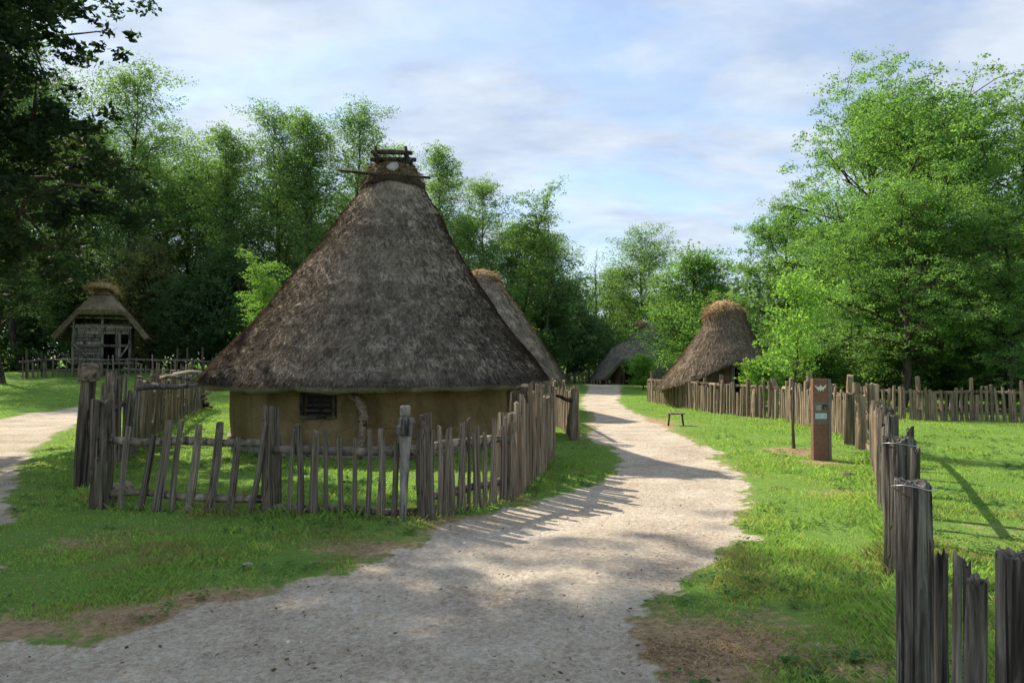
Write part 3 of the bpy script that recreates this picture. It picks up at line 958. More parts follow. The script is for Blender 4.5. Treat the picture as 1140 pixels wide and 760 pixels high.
def picket_mesh(seed, n=6, rings=5, flat=1.0, jit=0.10, taper=0.85, point=0.25):
    """stake of unit height and width with an uneven top"""
    rs = np.random.default_rng(abs(int(seed)))
    V, Fc = [], []
    ph = rs.random() * 6
    bend = rs.normal(0, 0.12, 2)
    prof_ = 1 + (rs.random(n) - 0.5) * 2 * jit * 1.6
    for i in range(rings):
        z = i / (rings - 1)
        k = (1 - (1 - taper) * z) * (1 + (rs.random() - 0.5) * jit)
        if i == rings - 1: k *= 0.92
        cx, cy = bend * math.sin(z * math.pi) * 0.9
        for j in range(n):
            t = ph + 2 * math.pi * j / n
            rr = 0.5 * k * prof_[j] * (1 + (rs.random() - 0.5) * jit)
            zz = z
            if i == rings - 1: zz = 1 - point * 0.10 * (0.5 + 0.5 * math.cos(t + ph * 2)) - rs.random() * 0.012
            V.append((cx + rr * math.cos(t), cy + rr * math.sin(t) * flat, zz))
    for i in range(rings - 1):
        for j in range(n):
            Fc.append((i * n + j, i * n + (j + 1) % n, (i + 1) * n + (j + 1) % n, (i + 1) * n + j))
    Fc.append(tuple(range((rings - 1) * n, rings * n)))
    return py_mesh('picket', V, Fc, False)


def picket_set(mat, base, count=9, **kw):
    out = []
    for k in range(count):
        me = picket_mesh(base + k, **kw); me.materials.append(mat); out.append(me)
    return out


GREY = picket_set(M['picket'], 100, flat=0.62)
BROWN = picket_set(M['picket_brown'], 140, flat=0.7)
POST_S = picket_set(M['post'], 180, n=8, rings=6, jit=0.12, taper=0.9)
POST_B = picket_set(M['picket_brown'], 200, n=8, rings=6, jit=0.12, taper=0.9)


def poly_at(pts, s):
    for a, b in zip(pts, pts[1:]):
        d = math.hypot(b[0] - a[0], b[1] - a[1])
        if s <= d: return (a[0] + (b[0] - a[0]) * s / d, a[1] + (b[1] - a[1]) * s / d, math.atan2(b[1] - a[1], b[0] - a[0]))
        s -= d
    a, b = pts[-2], pts[-1]
    return (b[0], b[1], math.atan2(b[1] - a[1], b[0] - a[0]))


def poly_len(pts):
    return sum(math.hypot(b[0] - a[0], b[1] - a[1]) for a, b in zip(pts, pts[1:]))


def fence(label, pts, spacing, h, w, meshes, rails=(0.35, 0.85), railmat='picket', posts=None, pmesh=None, ph=1.15, pw=0.14, seed=0, lean=0.03, hang=0.0, railr=0.045, skip=None, hj=0.09, group='picket fences', name='picket_fence', tilt=0.0):
    rs = random.Random(seed)
    b = pts[0]; bz = float(gz(*b))
    f = thing(name, label, 'fence', (b[0], b[1], bz), 0, group)
    L = poly_len(pts)

    def stake(nm, me, x, y, ang, hh, ww, off=0.0, z0=-0.05, ln=lean, tl=0.0):
        xx, yy = x - math.sin(ang) * off, y + math.cos(ang) * off
        zz = float(gz(xx, yy)) + z0
        o = obj(nm, me, None, f, (xx - b[0], yy - b[1], zz - bz), (rs.gauss(0, ln), 0, 0), (ww, ww, hh))
        o.rotation_euler = Euler((rs.gauss(0, ln) * 0.6, rs.gauss(0, ln) + tl, ang + rs.uniform(-0.25, 0.25) + (math.pi if rs.random() < 0.5 and tl == 0 else 0)), 'XYZ')
        return o
    s = spacing * 0.5
    while s < L:
        x, y, ang = poly_at(pts, s)
        if not (skip and skip(s)):
            stake('picket', rs.choice(meshes), x, y, ang, (h + rs.gauss(0, hj)) - hang, w * rs.uniform(0.75, 1.3), off=-0.05, z0=-0.05 + hang, tl=tilt)
        s += spacing * rs.uniform(0.82, 1.18)
    if posts:
        for q in posts:
            sp = q[0] if isinstance(q, tuple) else q
            x, y, ang = poly_at(pts, sp)
            stake('post', rs.choice(pmesh), x, y, ang, (q[1] if isinstance(q, tuple) else ph + rs.gauss(0, 0.05)), (q[2] if isinstance(q, tuple) else pw * rs.uniform(0.85, 1.2)), off=0.03, ln=lean * 0.7)
    for rz in rails:
        # a rail between each pair of corners
        for a, c in zip(pts, pts[1:]):
            m = 4
            P3 = []
            for k in range(m + 1):
                x = a[0] + (c[0] - a[0]) * k / m; y = a[1] + (c[1] - a[1]) * k / m
                P3.append((x - b[0], y - b[1], float(gz(x, y)) - bz + rz + rs.gauss(0, 0.015)))
            tube('rail', P3, [railr * rs.uniform(0.85, 1.15) for _ in P3], M[railmat], f, n=6, jit=0.12, seed=rs.randint(0, 999))
    return f


# yard of the big hut
A = P(114, 567); B = P(300, 572); C = P(474, 577); D_ = P(566, 553); E_ = P(600, 527); G_ = P(613, 508)
dAB = poly_len([A, B]); dBC = poly_len([B, C])
fence('leaning grey picket panel hung clear of the grass right of the thick corner post', [A, B], 0.195, 0.95, 0.085, GREY, rails=(0.16, 0.74), seed=1, hang=0.06, lean=0.025, hj=0.06, railr=0.045, tilt=0.13,
      skip=lambda s: s < 0.12 or s > dAB - 0.12)
fence('straight grey picket run in front of the large round hut, left of the carved stake', [B, C], 0.145, 0.88, 0.065, GREY, rails=(0.07, 0.66), seed=2, lean=0.03, hj=0.08, railr=0.046,
      posts=[(0.0, 1.18, 0.2), (dBC, 1.13, 0.16)], pmesh=POST_S, skip=lambda s: s < 0.13 or s > dBC - 0.1 or abs(s - dBC * 0.88) < 0.09)
fence('dense grey picket run bending back to the path beside the large round hut', [C, D_], 0.10, 0.98, 0.078, GREY, rails=(0.22, 0.72), seed=3, lean=0.02, hj=0.05, posts=[(poly_len([C, D_]), 1.06, 0.2)], pmesh=POST_B)
fence('tall brown paling fence along the path verge right of the large hut', [D_, E_, G_], 0.105, 1.14, 0.10, BROWN, rails=(0.3, 0.85), railmat='picket_brown', seed=4, lean=0.03, hj=0.15,
      posts=[(0.55, 1.30, 0.13), (1.1, 1.36, 0.17), (1.75, 1.38, 0.15), (2.5, 1.30, 0.16), (3.3, 1.34, 0.16)], pmesh=POST_S)
H0 = (X(607, 21.0), 21.0); H1 = (X(627, 17.5), 17.5); H2 = P(641, 490)
fence('short brown paling fence by the path bend behind the tall paling', [H0, (X(618, 18.4), 18.4), H1, (X(640, 15.3), 15.3)], 0.16, 1.0, 0.11, BROWN, rails=(0.3, 0.8), railmat='picket_brown', seed=5)
gp = P(637, 491)
gpo = thing('gate_post', 'dark gate post with a crooked arm standing at the edge of the path', 'post', (gp[0], gp[1], float(gz(*gp))))
obj('post', POST_S[1], None, gpo, (0, 0, -0.05), (0, 0.02, 0), (0.14, 0.14, 1.10))
obj('post', POST_B[2], None, gpo, (0.10, 0.22, -0.05), (0, -0.01, 0), (0.16, 0.16, 1.14))
tube('arm', [(0.0, -0.05, 0.78), (-0.12, -0.06, 0.80), (-0.24, -0.05, 0.86), (-0.32, -0.04, 0.88)], [0.05, 0.04, 0.035, 0.025], M['dark_timber'], gpo, n=6, jit=0.1)
# left side of the yard
LS = [A, P(98, 556), P(96, 543), (-6.0, 11.5), (-7.0, 14.5), (-8.8, 20.0), (-10.0, 24.4)]
fence('long grey brown paling fence running back along the left side of the yard', LS[2:], 0.165, 1.15, 0.10, BROWN[:4] + GREY, rails=(0.3, 0.9), seed=6, lean=0.07, hj=0.2,
      posts=[2.4, 4.6, 6.9, 9.2, 11.6, 13.9], pmesh=POST_S, ph=1.4)


def rough_post(name, h, w, mat, parent=None, loc=(0, 0, 0), seed=0, n=22, rings=26, top=0.06, groove=0.10, rot=(0, 0, 0), flat=0.9, taper=0.92):
    """split oak post with deep vertical cracks and a broken top"""
    rs = np.random.default_rng(abs(int(seed)))
    A_, Zr = np.meshgrid(np.linspace(0, 2 * np.pi, n, endpoint=False), np.linspace(0, 1, rings))
    ca, sa = np.cos(A_), np.sin(A_)
    crack = fbm(ca * 4.5 + seed * 1.7, sa * 4.5, Zr * h * 0.9, 4, seed) - 0.5
    crack = np.minimum(crack, 0.06) - 0.5 * (np.abs(fbm(ca * 3 + seed, sa * 3 + 7, Zr * h * 0.5, 3, seed + 2) - 0.5) < 0.03)
    lump = fbm(ca * 0.9 + seed, sa * 0.9, Zr * h * 2.2, 2, seed + 4) - 0.5
    sq = 1 + 0.06 * np.cos(4 * A_ + seed)
    r = 0.5 * w * (1 - (1 - taper) * Zr) * sq * (1 + crack * groove * 4 + lump * 0.12)
    bx, by = rs.normal(0, 0.008, 2)
    x = r * ca + bx * np.sin(Zr * 3.1); y = r * sa * flat + by * np.sin(Zr * 3.1)
    z = Zr * h
    z[-1] += (fbm(ca[-1] * 2 + seed, sa[-1] * 2, 0, 3, seed + 8) - 0.5) * top * 2.2
    z[-2] = np.minimum(z[-2], z[-1] - 0.004)
    V = np.stack([x, y, z], -1).reshape(-1, 3).tolist()
    Fc = []
    for i in range(rings - 1):
        for j in range(n):
            Fc.append((i * n + j, i * n + (j + 1) % n, (i + 1) * n + (j + 1) % n, (i + 1) * n + j))
    # sunken rough end grain
    k = (rings - 1) * n
    zt = float(np.mean(z[-1]))
    k2 = len(V)
    for j in range(n):
        v = V[k + j]; V.append((v[0] * 0.6, v[1] * 0.6, zt + (rs.random() - 0.5) * top * 0.5))
    V.append((0, 0, zt - top * 0.3))
    for j in range(n):
        j2 = (j + 1) % n
        Fc.append((k + j, k + j2, k2 + j2, k2 + j)); Fc.append((k2 + j, k2 + j2, k2 + n))
    return obj(name, py_mesh(name, V, Fc, False), mat, parent, loc, rot)


def on(x, y, dz=0.0):
    return (x, y, float(gz(x, y)) + dz)


o = rough_post('corner_post', 1.18, 0.22, M['post'], loc=on(*A, -0.04), seed=3, rot=(0, 0.02, 0)); tag(o, 'thick cracked corner post at the left front of the yard fence', 'post', 'corner posts of the yard')
q = P(95, 558); o = rough_post('corner_post', 1.12, 0.17, M['post'], loc=on(q[0], q[1] + 0.35, -0.04), seed=5, rot=(0, -0.03, 0.4)); tag(o, 'shorter dark post just behind the thick corner post of the yard', 'post', 'corner posts of the yard')
q = P(93, 545); o = rough_post('corner_post', 1.36, 0.19, M['post'], loc=on(q[0], q[1], -0.04), seed=8, rot=(0.02, 0.05, 0.4)); tag(o, 'tall dark post carrying a pale wooden block at the yard corner', 'post', 'corner posts of the yard')
o = obj('wooden_block', box_geo(0.22, 0.20, 0.21, jit=0.02, bevel=0.02), M['block'], None, on(q[0] + 0.075, q[1], 1.42), (0.03, 0.04, 0.2)); tag(o, 'pale brown wooden block set on top of a tall fence post', 'block')
q = P(122, 520); o = rough_post('corner_post', 1.45, 0.15, M['post'], loc=on(q[0], q[1], -0.04), seed=12, rot=(0, 0.02, 0.4)); tag(o, 'slim tall post right of the wooden block behind the corner posts', 'post', 'corner posts of the yard')
q = P(126, 560)
o = tube('log', [(q[0], q[1] - 0.12, 0.10), (q[0] - 0.01, q[1] + 0.1, 0.105), (q[0] - 0.02, q[1] + 0.35, 0.10)], [0.105, 0.11, 0.10], M['block'], n=12, jit=0.05); tag(o, 'short round log lying at the foot of the corner post', 'log')
# branches thrown over the side fence
bs = [((-6.15, 12.4, 1.13), (-5.75, 12.1, 1.18), (-5.35, 12.0, 1.16), (-4.95, 11.9, 1.20)), ((-7.1, 15.2, 1.22), (-6.7, 14.8, 1.27), (-6.1, 14.6, 1.2)), ((-7.9, 17.6, 1.25), (-7.3, 17.2, 1.31), (-6.6, 17.0, 1.24))]
bl = ['thick pale branch lying across the fence top near the corner posts', 'pale crooked branch lying over the middle of the left side fence', 'thin branch lying across the far part of the left side fence']
for k, (bp_, lb) in enumerate(zip(bs, bl)):
    o = tube('branch', bp_, [0.04, 0.05, 0.036, 0.025][:len(bp_)], M['branch'], n=7, jit=0.25, seed=k); tag(o, lb, 'branch', 'branches on the fence')
# heap of firewood sticks
hp = (X(216, 24.0), 24.0)
hz_ = float(gz(*hp))
pile = thing('brushwood_heap', 'dark heap of brushwood and logs at the far end of the left yard fence', 'wood heap', (hp[0], hp[1], hz_))
rs = random.Random(4)
for k in range(46):
    a = rs.uniform(0, math.pi); rr = rs.uniform(0, 0.42); t = rs.uniform(0, 6.28)
    zz = rs.uniform(0.06, 0.75) * (1 - rr * 1.1); ln = rs.uniform(0.35, 0.75)
    c = Vector((rr * math.cos(t), rr * math.sin(t) * 0.7, zz)); d = Vector((math.cos(a), math.sin(a) * 0.6, rs.uniform(-0.25, 0.35))) * ln * 0.5
    tube('stick' if k % 3 else 'log', [c - d, c + d * 0.1 + Vector((0, 0, 0.03)), c + d], [0.045 if k % 3 == 0 else 0.022] * 3, M['dark_timber' if k % 3 else 'block'], pile, n=5, jit=0.15, seed=k)

# carved stake with a head
cq = (B[0] + (C[0] - B[0]) * 0.88, B[1] + (C[1] - B[1]) * 0.88 - 0.08)
cs = thing('carved_stake', 'pale carved stake with a square head and shoulders standing among the grey pickets', 'carved stake', on(*cq))


def stack(name, secs, mat, parent, loc=(0, 0, 0)):
    V, Fc = [], []
    n = 8
    for (z, wx, wy, cx) in secs:
        for j in range(n):
            t = 2 * math.pi * (j + 0.5) / n
            c_, s_ = math.cos(t), math.sin(t)
            k = 1 / max(abs(c_), abs(s_)) * 0.93
            V.append((cx + c_ * k * wx / 2, s_ * k * wy / 2, z))
    for i in range(len(secs) - 1):
        for j in range(n):
            Fc.append((i * n + j, i * n + (j + 1) % n, (i + 1) * n + (j + 1) % n, (i + 1) * n + j))
    Fc.append(tuple(range(n))[::-1]); Fc.append(tuple(range((len(secs) - 1) * n, len(secs) * n)))
    return obj(name, py_mesh(name, V, Fc, False), mat, parent, loc)


stack('shaft', [(-0.05, 0.07, 0.07, -0.02), (0.35, 0.085, 0.08, -0.01), (0.70, 0.11, 0.09, 0.0), (0.84, 0.135, 0.10, 0.0)], M['pale_wood'], cs)
stack('shoulders', [(0.842, 0.15, 0.11, 0.0), (0.87, 0.17, 0.13, -0.005), (0.93, 0.17, 0.13, -0.005), (0.95, 0.15, 0.12, 0.005), (0.98, 0.18, 0.12, 0.02), (1.01, 0.16, 0.11, 0.015), (1.03, 0.09, 0.09, 0.0)], M['pale_wood'], cs)
stack('head', [(1.032, 0.085, 0.09, 0.0), (1.05, 0.105, 0.11, 0.0), (1.12, 0.11, 0.115, 0.0), (1.14, 0.10, 0.10, 0.0)], M['pale_wood'], cs)

# fence in front of the granary
yy = 37.5
fence('far thin paling fence in front of the timber granary', [(X(22, 36), 36.0), (X(52, yy), yy), (X(120, yy), yy), (X(238, 36.5), 36.5), (X(262, 35), 35.0)], 0.30, 1.0, 0.085, GREY, rails=(0.35, 0.85), railmat='timber', seed=7, lean=0.04, hj=0.12,
      posts=[(0.4, 1.5, .1), (1.3, 1.35, 0.1), (3.2, 1.4, .1), (8.3, 1.5, .1), (8.9, 1.55, .1), (9.7, 1.6, 0.1), (10.6, 1.35, .1)], pmesh=POST_S, ph=1.5, pw=0.1)

# enclosure on the right
RE = [(X(722, 28.5), 28.5), P(790, 460), P(872, 468), P(925, 480), P(950, 489)]
fence('brown paling fence curving in front of the bell shaped hut', RE, 0.14, 0.93, 0.12, BROWN, rails=(0.35, 0.85), railmat='picket_brown', seed=8, lean=0.025, hj=0.11,
      posts=[(0.2, 1.25, .12), (3.0, 1.1, .14), (4.6, 1.15, .15), (5.7, 1.1, .13), (6.6, 1.2, .14), (7.7, 1.1, 0.14), (8.7, 1.15, .16), (9.6, 1.2, .16), (10.7, 1.35, .17), (12.0, 1.1, .15), (13.4, 1.35, .16), (14.4, 1.2, .2)], pmesh=POST_B, pw=0.15)
fence('brown paling fence closing the far side of the bright right lawn', [(X(952, 21.5), 21.5), (X(1010, 20.4), 20.4), (X(1090, 20.0), 20.0), (X(1230, 18.5), 18.5)], 0.125, 0.93, 0.11, BROWN, rails=(0.3, 0.75), railmat='picket_brown', seed=9, lean=0.03, hj=0.08,
      posts=[(1.7, 1.25, .12), (3.0, 1.2, .12), (4.6, 1.15, .1), (6.0, 1.2, .12), (7.3, 1.1, .12)], pmesh=POST_B)
fence('low dark fence beside the distant hut at the path end', [(X(622, 50), 50.0), (X(655, 50.5), 50.5), (X(690, 49.5), 49.5)], 0.22, 0.85, 0.13, GREY, rails=(0.3, 0.6), seed=10, lean=0.05, posts=[2.1, 3.1], pmesh=POST_S, ph=1.3, pw=0.2)

# near fence on the right: weathered split posts in a line towards the camera
NF0 = P(970, 505); NF1 = (2.87, 5.6); NF2 = (1.67, 3.15); NF3 = (1.50, 2.2)
nf = thing('split_post_fence', 'weathered split post fence running from the camera into the scene on the right', 'fence', (NF2[0], NF2[1], float(gz(*NF2))), 0, 'picket fences')
bz = nf.location.z


def npost(px, top, wpx, Y, seed, nm='post', flat=0.9, tp=0.05, tilt=(0, 0)):
    x = X(px, Y); w = wpx * Y / F
    g = float(gz(x, Y))
    h = Z(top, Y) - g + 0.06
    big = wpx > 12
    return rough_post(nm, h, w, M['near_post'] if Y < 8 else M['picket_brown'], nf, (x - NF2[0], Y - NF2[1], g - 0.06 - bz), seed=seed, n=44 if big else 14, rings=40 if big else 12, top=tp, groove=0.03, rot=(tilt[0], tilt[1], seed * 0.7), flat=flat)


npost(1014, 536, 38, 3.15, 31, tp=0.035)
npost(1034, 604, 7, 3.0, 32, 'picket', 0.7)
npost(1045, 615, 19, 2.78, 33, 'picket', 0.75)
npost(1063, 618, 12, 2.72, 34, 'picket', 0.7)
npost(1084, 645, 24, 2.50, 35, 'picket', 0.8, 0.04)
npost(1073, 628, 10, 2.6, 39, 'picket', 0.7)
npost(1126, 616, 42, 2.22, 36, 'post', 0.85, 0.03)
npost(1158, 640, 24, 2.05, 37, 'picket', 0.8)
npost(1000, 487, 36, 5.6, 41, tp=0.05)
npost(1018, 500, 12, 4.9, 42, 'picket')
npost(1012, 478, 9, 6.1, 43, 'picket')
npost(1021, 535, 12, 3.9, 44, 'picket')
npost(1024, 548, 13, 3.5, 54, 'picket')
for k, (yv, top, wp) in enumerate([(6.6, 462, 17), (7.3, 474, 12), (7.9, 455, 18), (8.5, 462, 11), (9.2, 452, 13), (9.9, 458, 10), (10.5, 447, 12), (11.2, 455, 9), (11.8, 450, 10)]):
    t = (yv - 5.6) / (NF0[1] - 5.6)
    xx = 2.87 + (NF0[0] - 2.87) * t
    npost(570 + xx / yv * F, top, wp, yv, 60 + k, 'post' if wp > 12 else 'picket', tilt=(0, random.gauss(0, 0.02)))
npost(970, 427, 14, 12.8, 75, tp=0.03)
npost(957, 440, 12, 13.4, 76)
npost(945, 437, 13, 14.1, 77)
npost(981, 445, 9, 12.3, 78, 'picket')
# rails and wire of the near fence
rl = [(NF0[0], NF0[1], 0.78), (5.2, 10.7, 0.77), (4.5, 9.2, 0.76), (3.6, 7.2, 0.74)]
tube('rail', [(a - NF2[0] + 0.10, b - NF2[1], c - bz) for a, b, c in rl], [0.035, 0.04, 0.04, 0.035], M['near_post'], nf, n=7, jit=0.02)
for (px_w, Yw, zw, rw) in ((1014, 3.15, 1.075, 0.079), (1000, 5.6, 0.98, 0.12)):
    xw = X(px_w, Yw)
    tube('wire', [(xw - NF2[0] + rw * math.cos(a), Yw - NF2[1] + rw * math.sin(a), zw - bz + 0.01 * math.sin(a * 2)) for a in np.linspace(0, 2 * math.pi, 25)], [0.003] * 25, M['wire'], nf, n=5)
xw = X(1014, 3.15)

# ------------------------------------------------------------------ sign, stool, stones
sx_, sy_ = P(911.5, 512)
sg = thing('information_sign', 'tall narrow brown steel information sign standing on the grass', 'sign', on(sx_, sy_), R(6))
SW, SH = 0.245, 1.285
obj('body', box_geo(SW, 0.085, SH, (0, 0, SH / 2), bevel=0.004), M['rust'], sg)
obj('edge_strip', box_geo(0.05, 0.10, SH - 0.01, (0, 0, SH / 2)), M['plate'], sg, (SW / 2 + 0.027, 0.004, 0))
fy = -0.0425
for zc_, hh, nm in ((0.83, 0.19, 'plate'), (0.645, 0.155, 'plate')):
    obj(nm, box_geo(SW - 0.012, 0.006, hh, bevel=0.001), M['plate'], sg, (0, fy - 0.003, zc_))
obj('pictogram', box_geo(0.10, 0.004, 0.085), M['sign_white'], sg, (-0.045, fy - 0.009, 0.83)).data.materials[0] = M['timber']
obj('pictogram', box_geo(0.075, 0.004, 0.075), M['sign_dark'], sg, (0.065, fy - 0.009, 0.845))
obj('pictogram', box_geo(0.06, 0.004, 0.05), M['timber'], sg, (0.065, fy - 0.013, 0.82))
lab = obj('label_panel', box_geo(0.19, 0.004, 0.085), M['sign_white'], sg, (0.0, fy - 0.009, 0.70))
for k, (xx, zz, ww) in enumerate(((-0.03, 0.02, 0.1), (-0.04, 0.0, 0.09), (-0.03, -0.022, 0.1))):
    obj('print_line', box_geo(ww, 0.002, 0.011), M['sign_cyan'], lab, (xx, -0.003, zz))
obj('print_block', box_geo(0.05, 0.002, 0.05), M['sign_cyan'], lab, (0.06, -0.003, -0.002))
# white emblem: a spread figure with two wings
E2 = [(-0.085, 0.045), (-0.06, 0.03), (-0.03, 0.015), (-0.012, 0.03), (0.0, 0.05), (0.014, 0.03), (0.03, 0.018), (0.085, 0.05), (0.075, 0.02), (0.05, -0.005), (0.035, -0.035), (0.018, -0.012), (0.0, -0.045), (-0.018, -0.012), (-0.035, -0.04), (-0.05, -0.005), (-0.075, 0.018)]
bm = bmesh.new()
vs = [bm.verts.new((x * 1.15, 0, z * 1.15)) for x, z in E2]
f_ = bm.faces.new(vs); r_ = bmesh.ops.extrude_face_region(bm, geom=[f_])
for v in [g for g in r_['geom'] if isinstance(g, bmesh.types.BMVert)]: v.co.y -= 0.004
bmesh.ops.recalc_face_normals(bm, faces=bm.faces[:])
me = bpy.data.meshes.new('emblem'); bm.to_mesh(me); bm.free()
obj('emblem', me, M['sign_white'], sg, (0, fy - 0.001, 1.135))

bx_, by_ = P(752, 474)
st = thing('stool', 'small wooden stool with splayed legs on the grass beside the path', 'stool', on(bx_, by_), R(-6))
obj('seat', box_geo(0.40, 0.22, 0.045, (0, 0, 0.29), jit=0.012, bevel=0.008), M['branch'], st)
for (a, b) in ((-0.15, -0.07), (0.14, -0.07), (-0.14, 0.07), (0.15, 0.07)):
    tube('leg', [(a, b, 0.28), (a * 1.25, b * 1.5, -0.02)], [0.022, 0.018], M['dark_timber'], st, n=6, jit=0.08)


def stone(name, px, py, s, label, seed, mat='stone'):
    x, y = P(px, py)
    bm = bmesh.new(); bmesh.ops.create_icosphere(bm, subdivisions=2, radius=1)
    for v in bm.verts:
        k = 0.75 + 0.5 * float(vnoise(v.co.x * 1.6 + seed, v.co.y * 1.6, v.co.z * 1.6, seed))
        v.co = Vector((v.co.x * k * s[0], v.co.y * k * s[1], v.co.z * k * s[2]))
    me = bpy.data.meshes.new(name); bm.to_mesh(me); bm.free()
    o = obj(name, me, M[mat], None, on(x, y, s[2] * 0.4))
    return tag(o, label, 'stone', 'loose stones')


stone('stone', 942, 528, (0.10, 0.07, 0.03), 'flat pale pinkish stone in the grass right of the brown sign', 3, 'block')
stone('stone', 278, 626, (0.045, 0.03, 0.015), 'small white stone lying in the grass below the leaning fence panel', 5)
stone('stone', 4, 630, (0.06, 0.03, 0.015), 'small white stone in the grass at the left edge of the photo', 7)
stone('stone', 906, 676 + 40, (0.03, 0.02, 0.012), 'tiny grey stone in the bare soil patch at the lower right', 9)

# ------------------------------------------------------------------ trees


def leaf_mesh(name, C, size, rs, var, elong=2.0, up=0.55):
    n = len(C)
    d = rs.normal(0, 1, (n, 3)); d[:, 2] = d[:, 2] * 0.6 - 0.25
    d /= np.linalg.norm(d, axis=1, keepdims=True)
    nr = rs.normal(0, 1, (n, 3)); nr[:, 2] += up * 2
    s = np.cross(d, nr); s /= np.linalg.norm(s, axis=1, keepdims=True) + 1e-9
    L = (size * rs.uniform(0.6, 1.35, n))[:, None]
    W = L / elong
    V = np.stack([C - d * L * 0.5, C + s * W * 0.5 + d * L * 0.05, C + d * L * 0.5, C - s * W * 0.5 + d * L * 0.05], 1).reshape(-1, 3)
    Fc = np.arange(n * 4).reshape(-1, 4)
    me = np_mesh(name, V, Fc)
    fattr(me, 'var', np.repeat(var, 4))
    me.materials.append(M['leaf'])
    return me


def grow(seed, H, Rr, base, nl, nleaf, leaf, shape='oval', r0=0.2, sub=5, cl=0.55, flatc=0.6, up=(0.25, 0.8), crook=0.5, elong=2.0, top=True, NS=9, tw=0.30):
    """returns (trunk mesh, crown mesh)"""
    rs = np.random.default_rng(abs(int(seed)))
    V, Fc = [], []

    def add(pts, rad, n):
        v, f = tube_arrays(pts, rad, n, 0.08, int(rs.integers(0, 9999)), cap=False)
        o = len(V); V.extend(v); Fc.extend([tuple(i + o for i in q) for q in f])
    n = 9
    tp = [Vector((0, 0, 0))]
    wob = rs.normal(0, 1, (n, 2)).cumsum(0) * H * 0.008 * crook * 2
    for i in range(1, n):
        tp.append(Vector((wob[i, 0], wob[i, 1], H * 0.93 * i / (n - 1))))
    tr = [r0 * (1 - 0.92 * i / (n - 1)) ** 0.9 + (0.25 * r0 if i == 0 else 0) for i in range(n)]
    tp[0].z = -0.15
    add(tp, tr, 9)

    def trunk_at(z):
        t = z / (H * 0.93) * (n - 1); i = min(int(t), n - 2)
        return tp[i].lerp(tp[i + 1], t - i), tr[i] + (tr[i + 1] - tr[i]) * (t - i)
    C, S = [], []
    ga = rs.random() * 6.28
    for k in range(nl):
        u = (k + 0.3 + rs.random() * 0.6) / nl
        z = base + (H * 0.92 - base) * u
        if shape == 'oval': e = math.sin(math.pi * (0.16 + 0.80 * u)) ** 0.8
        elif shape == 'cone': e = (1 - u) ** 0.7 * 0.9 + 0.12
        elif shape == 'broad': e = math.sin(math.pi * (0.30 + 0.62 * u)) ** 0.6
        elif shape == 'column': e = 0.97 * (1 - max(0.0, u - 0.75) * 1.8)
        else: e = 0.45 + 0.55 * math.sin(math.pi * u)
        ln = Rr * e * (rs.uniform(0.7, 1.02) if shape == 'column' else rs.uniform(0.65, 1.12))
        ga += 2.4 + rs.normal(0, 0.35)
        el = rs.uniform(*up) + 0.5 * u
        p0, rr = trunk_at(z)
        d = Vector((math.cos(ga) * math.cos(el), math.sin(ga) * math.cos(el), math.sin(el)))
        pts = [p0.copy()]
        m = 6
        for i in range(1, m):
            d = (d + Vector((rs.normal(0, 0.16 * crook * 2), rs.normal(0, 0.16 * crook * 2), rs.normal(-0.03, 0.10)))).normalized()
            pts.append(pts[-1] + d * ln / (m - 1))
        lr = max(0.012, min(rr * 0.65, 0.028 * ln))
        add(pts, [lr * (1 - 0.85 * i / (m - 1)) for i in range(m)], 5)
        for i in range(2, m): C.append(pts[i]); S.append((0.6 + 0.4 * i / m) * (ln / Rr) ** 0.5)
        for q in range(max(1, int(sub * (ln / Rr) ** 0.7 + 0.5))):
            i = 1 + int(rs.random() * (m - 2)); f = rs.random()
            s0 = pts[i].lerp(pts[i + 1], f)
            dd = (d * 0.6 + Vector((rs.normal(0, 0.8), rs.normal(0, 0.8), rs.normal(0.15, 0.5)))).normalized()
            sl = ln * rs.uniform(0.22, 0.5)
            sp = [s0, s0 + dd * sl * 0.5 + Vector((0, 0, rs.normal(0, 0.05) * sl)), s0 + dd * sl + Vector((0, 0, -0.08 * sl))]
            add(sp, [lr * 0.45, lr * 0.28, lr * 0.1], 4)
            C.append(sp[1]); S.append(0.8 * (ln / Rr) ** 0.4); C.append(sp[2]); S.append((ln / Rr) ** 0.4)
    if top:
        for i in range(3):
            C.append(tp[-1] + Vector((rs.normal(0, .3), rs.normal(0, .3), rs.uniform(-0.5, 0.4)))); S.append(0.8)
    tm = py_mesh('trunk', V, Fc, True); tm.materials.append(M['bark'])
    if nleaf == 0: return tm, None
    C = np.array([tuple(c) for c in C]); S = np.array(S) * rs.uniform(0.5, 1.3, len(C))
    w = S ** 2
    if shape == 'column': w = w * np.where(C[:, 2] < 8.5, 3.0, 1.0)      # fuller lower boughs
    w /= w.sum()
    idx = rs.choice(len(C), nleaf, p=w)
    cr_ = cl * S[idx]
    so_ = rs.normal(0, 1, (len(C), NS, 3)); so_ /= np.maximum(1.0, np.linalg.norm(so_, axis=2, keepdims=True) / 1.7)
    so_[:, :, 2] *= flatc
    pick = (rs.random(nleaf) ** 1.3 * NS).astype(int)
    offs = rs.normal(0, 1, (nleaf, 3)) * tw; offs[:, 2] *= 0.6
    pos = C[idx] + (so_[idx, pick] + offs) * cr_[:, None]
    cv = rs.random((len(C), NS))
    var = np.clip(cv[idx, pick] * 0.6 + rs.random(nleaf) * 0.4, 0, 1)
    return tm, leaf_mesh('crown', pos, leaf, rs, var, elong)


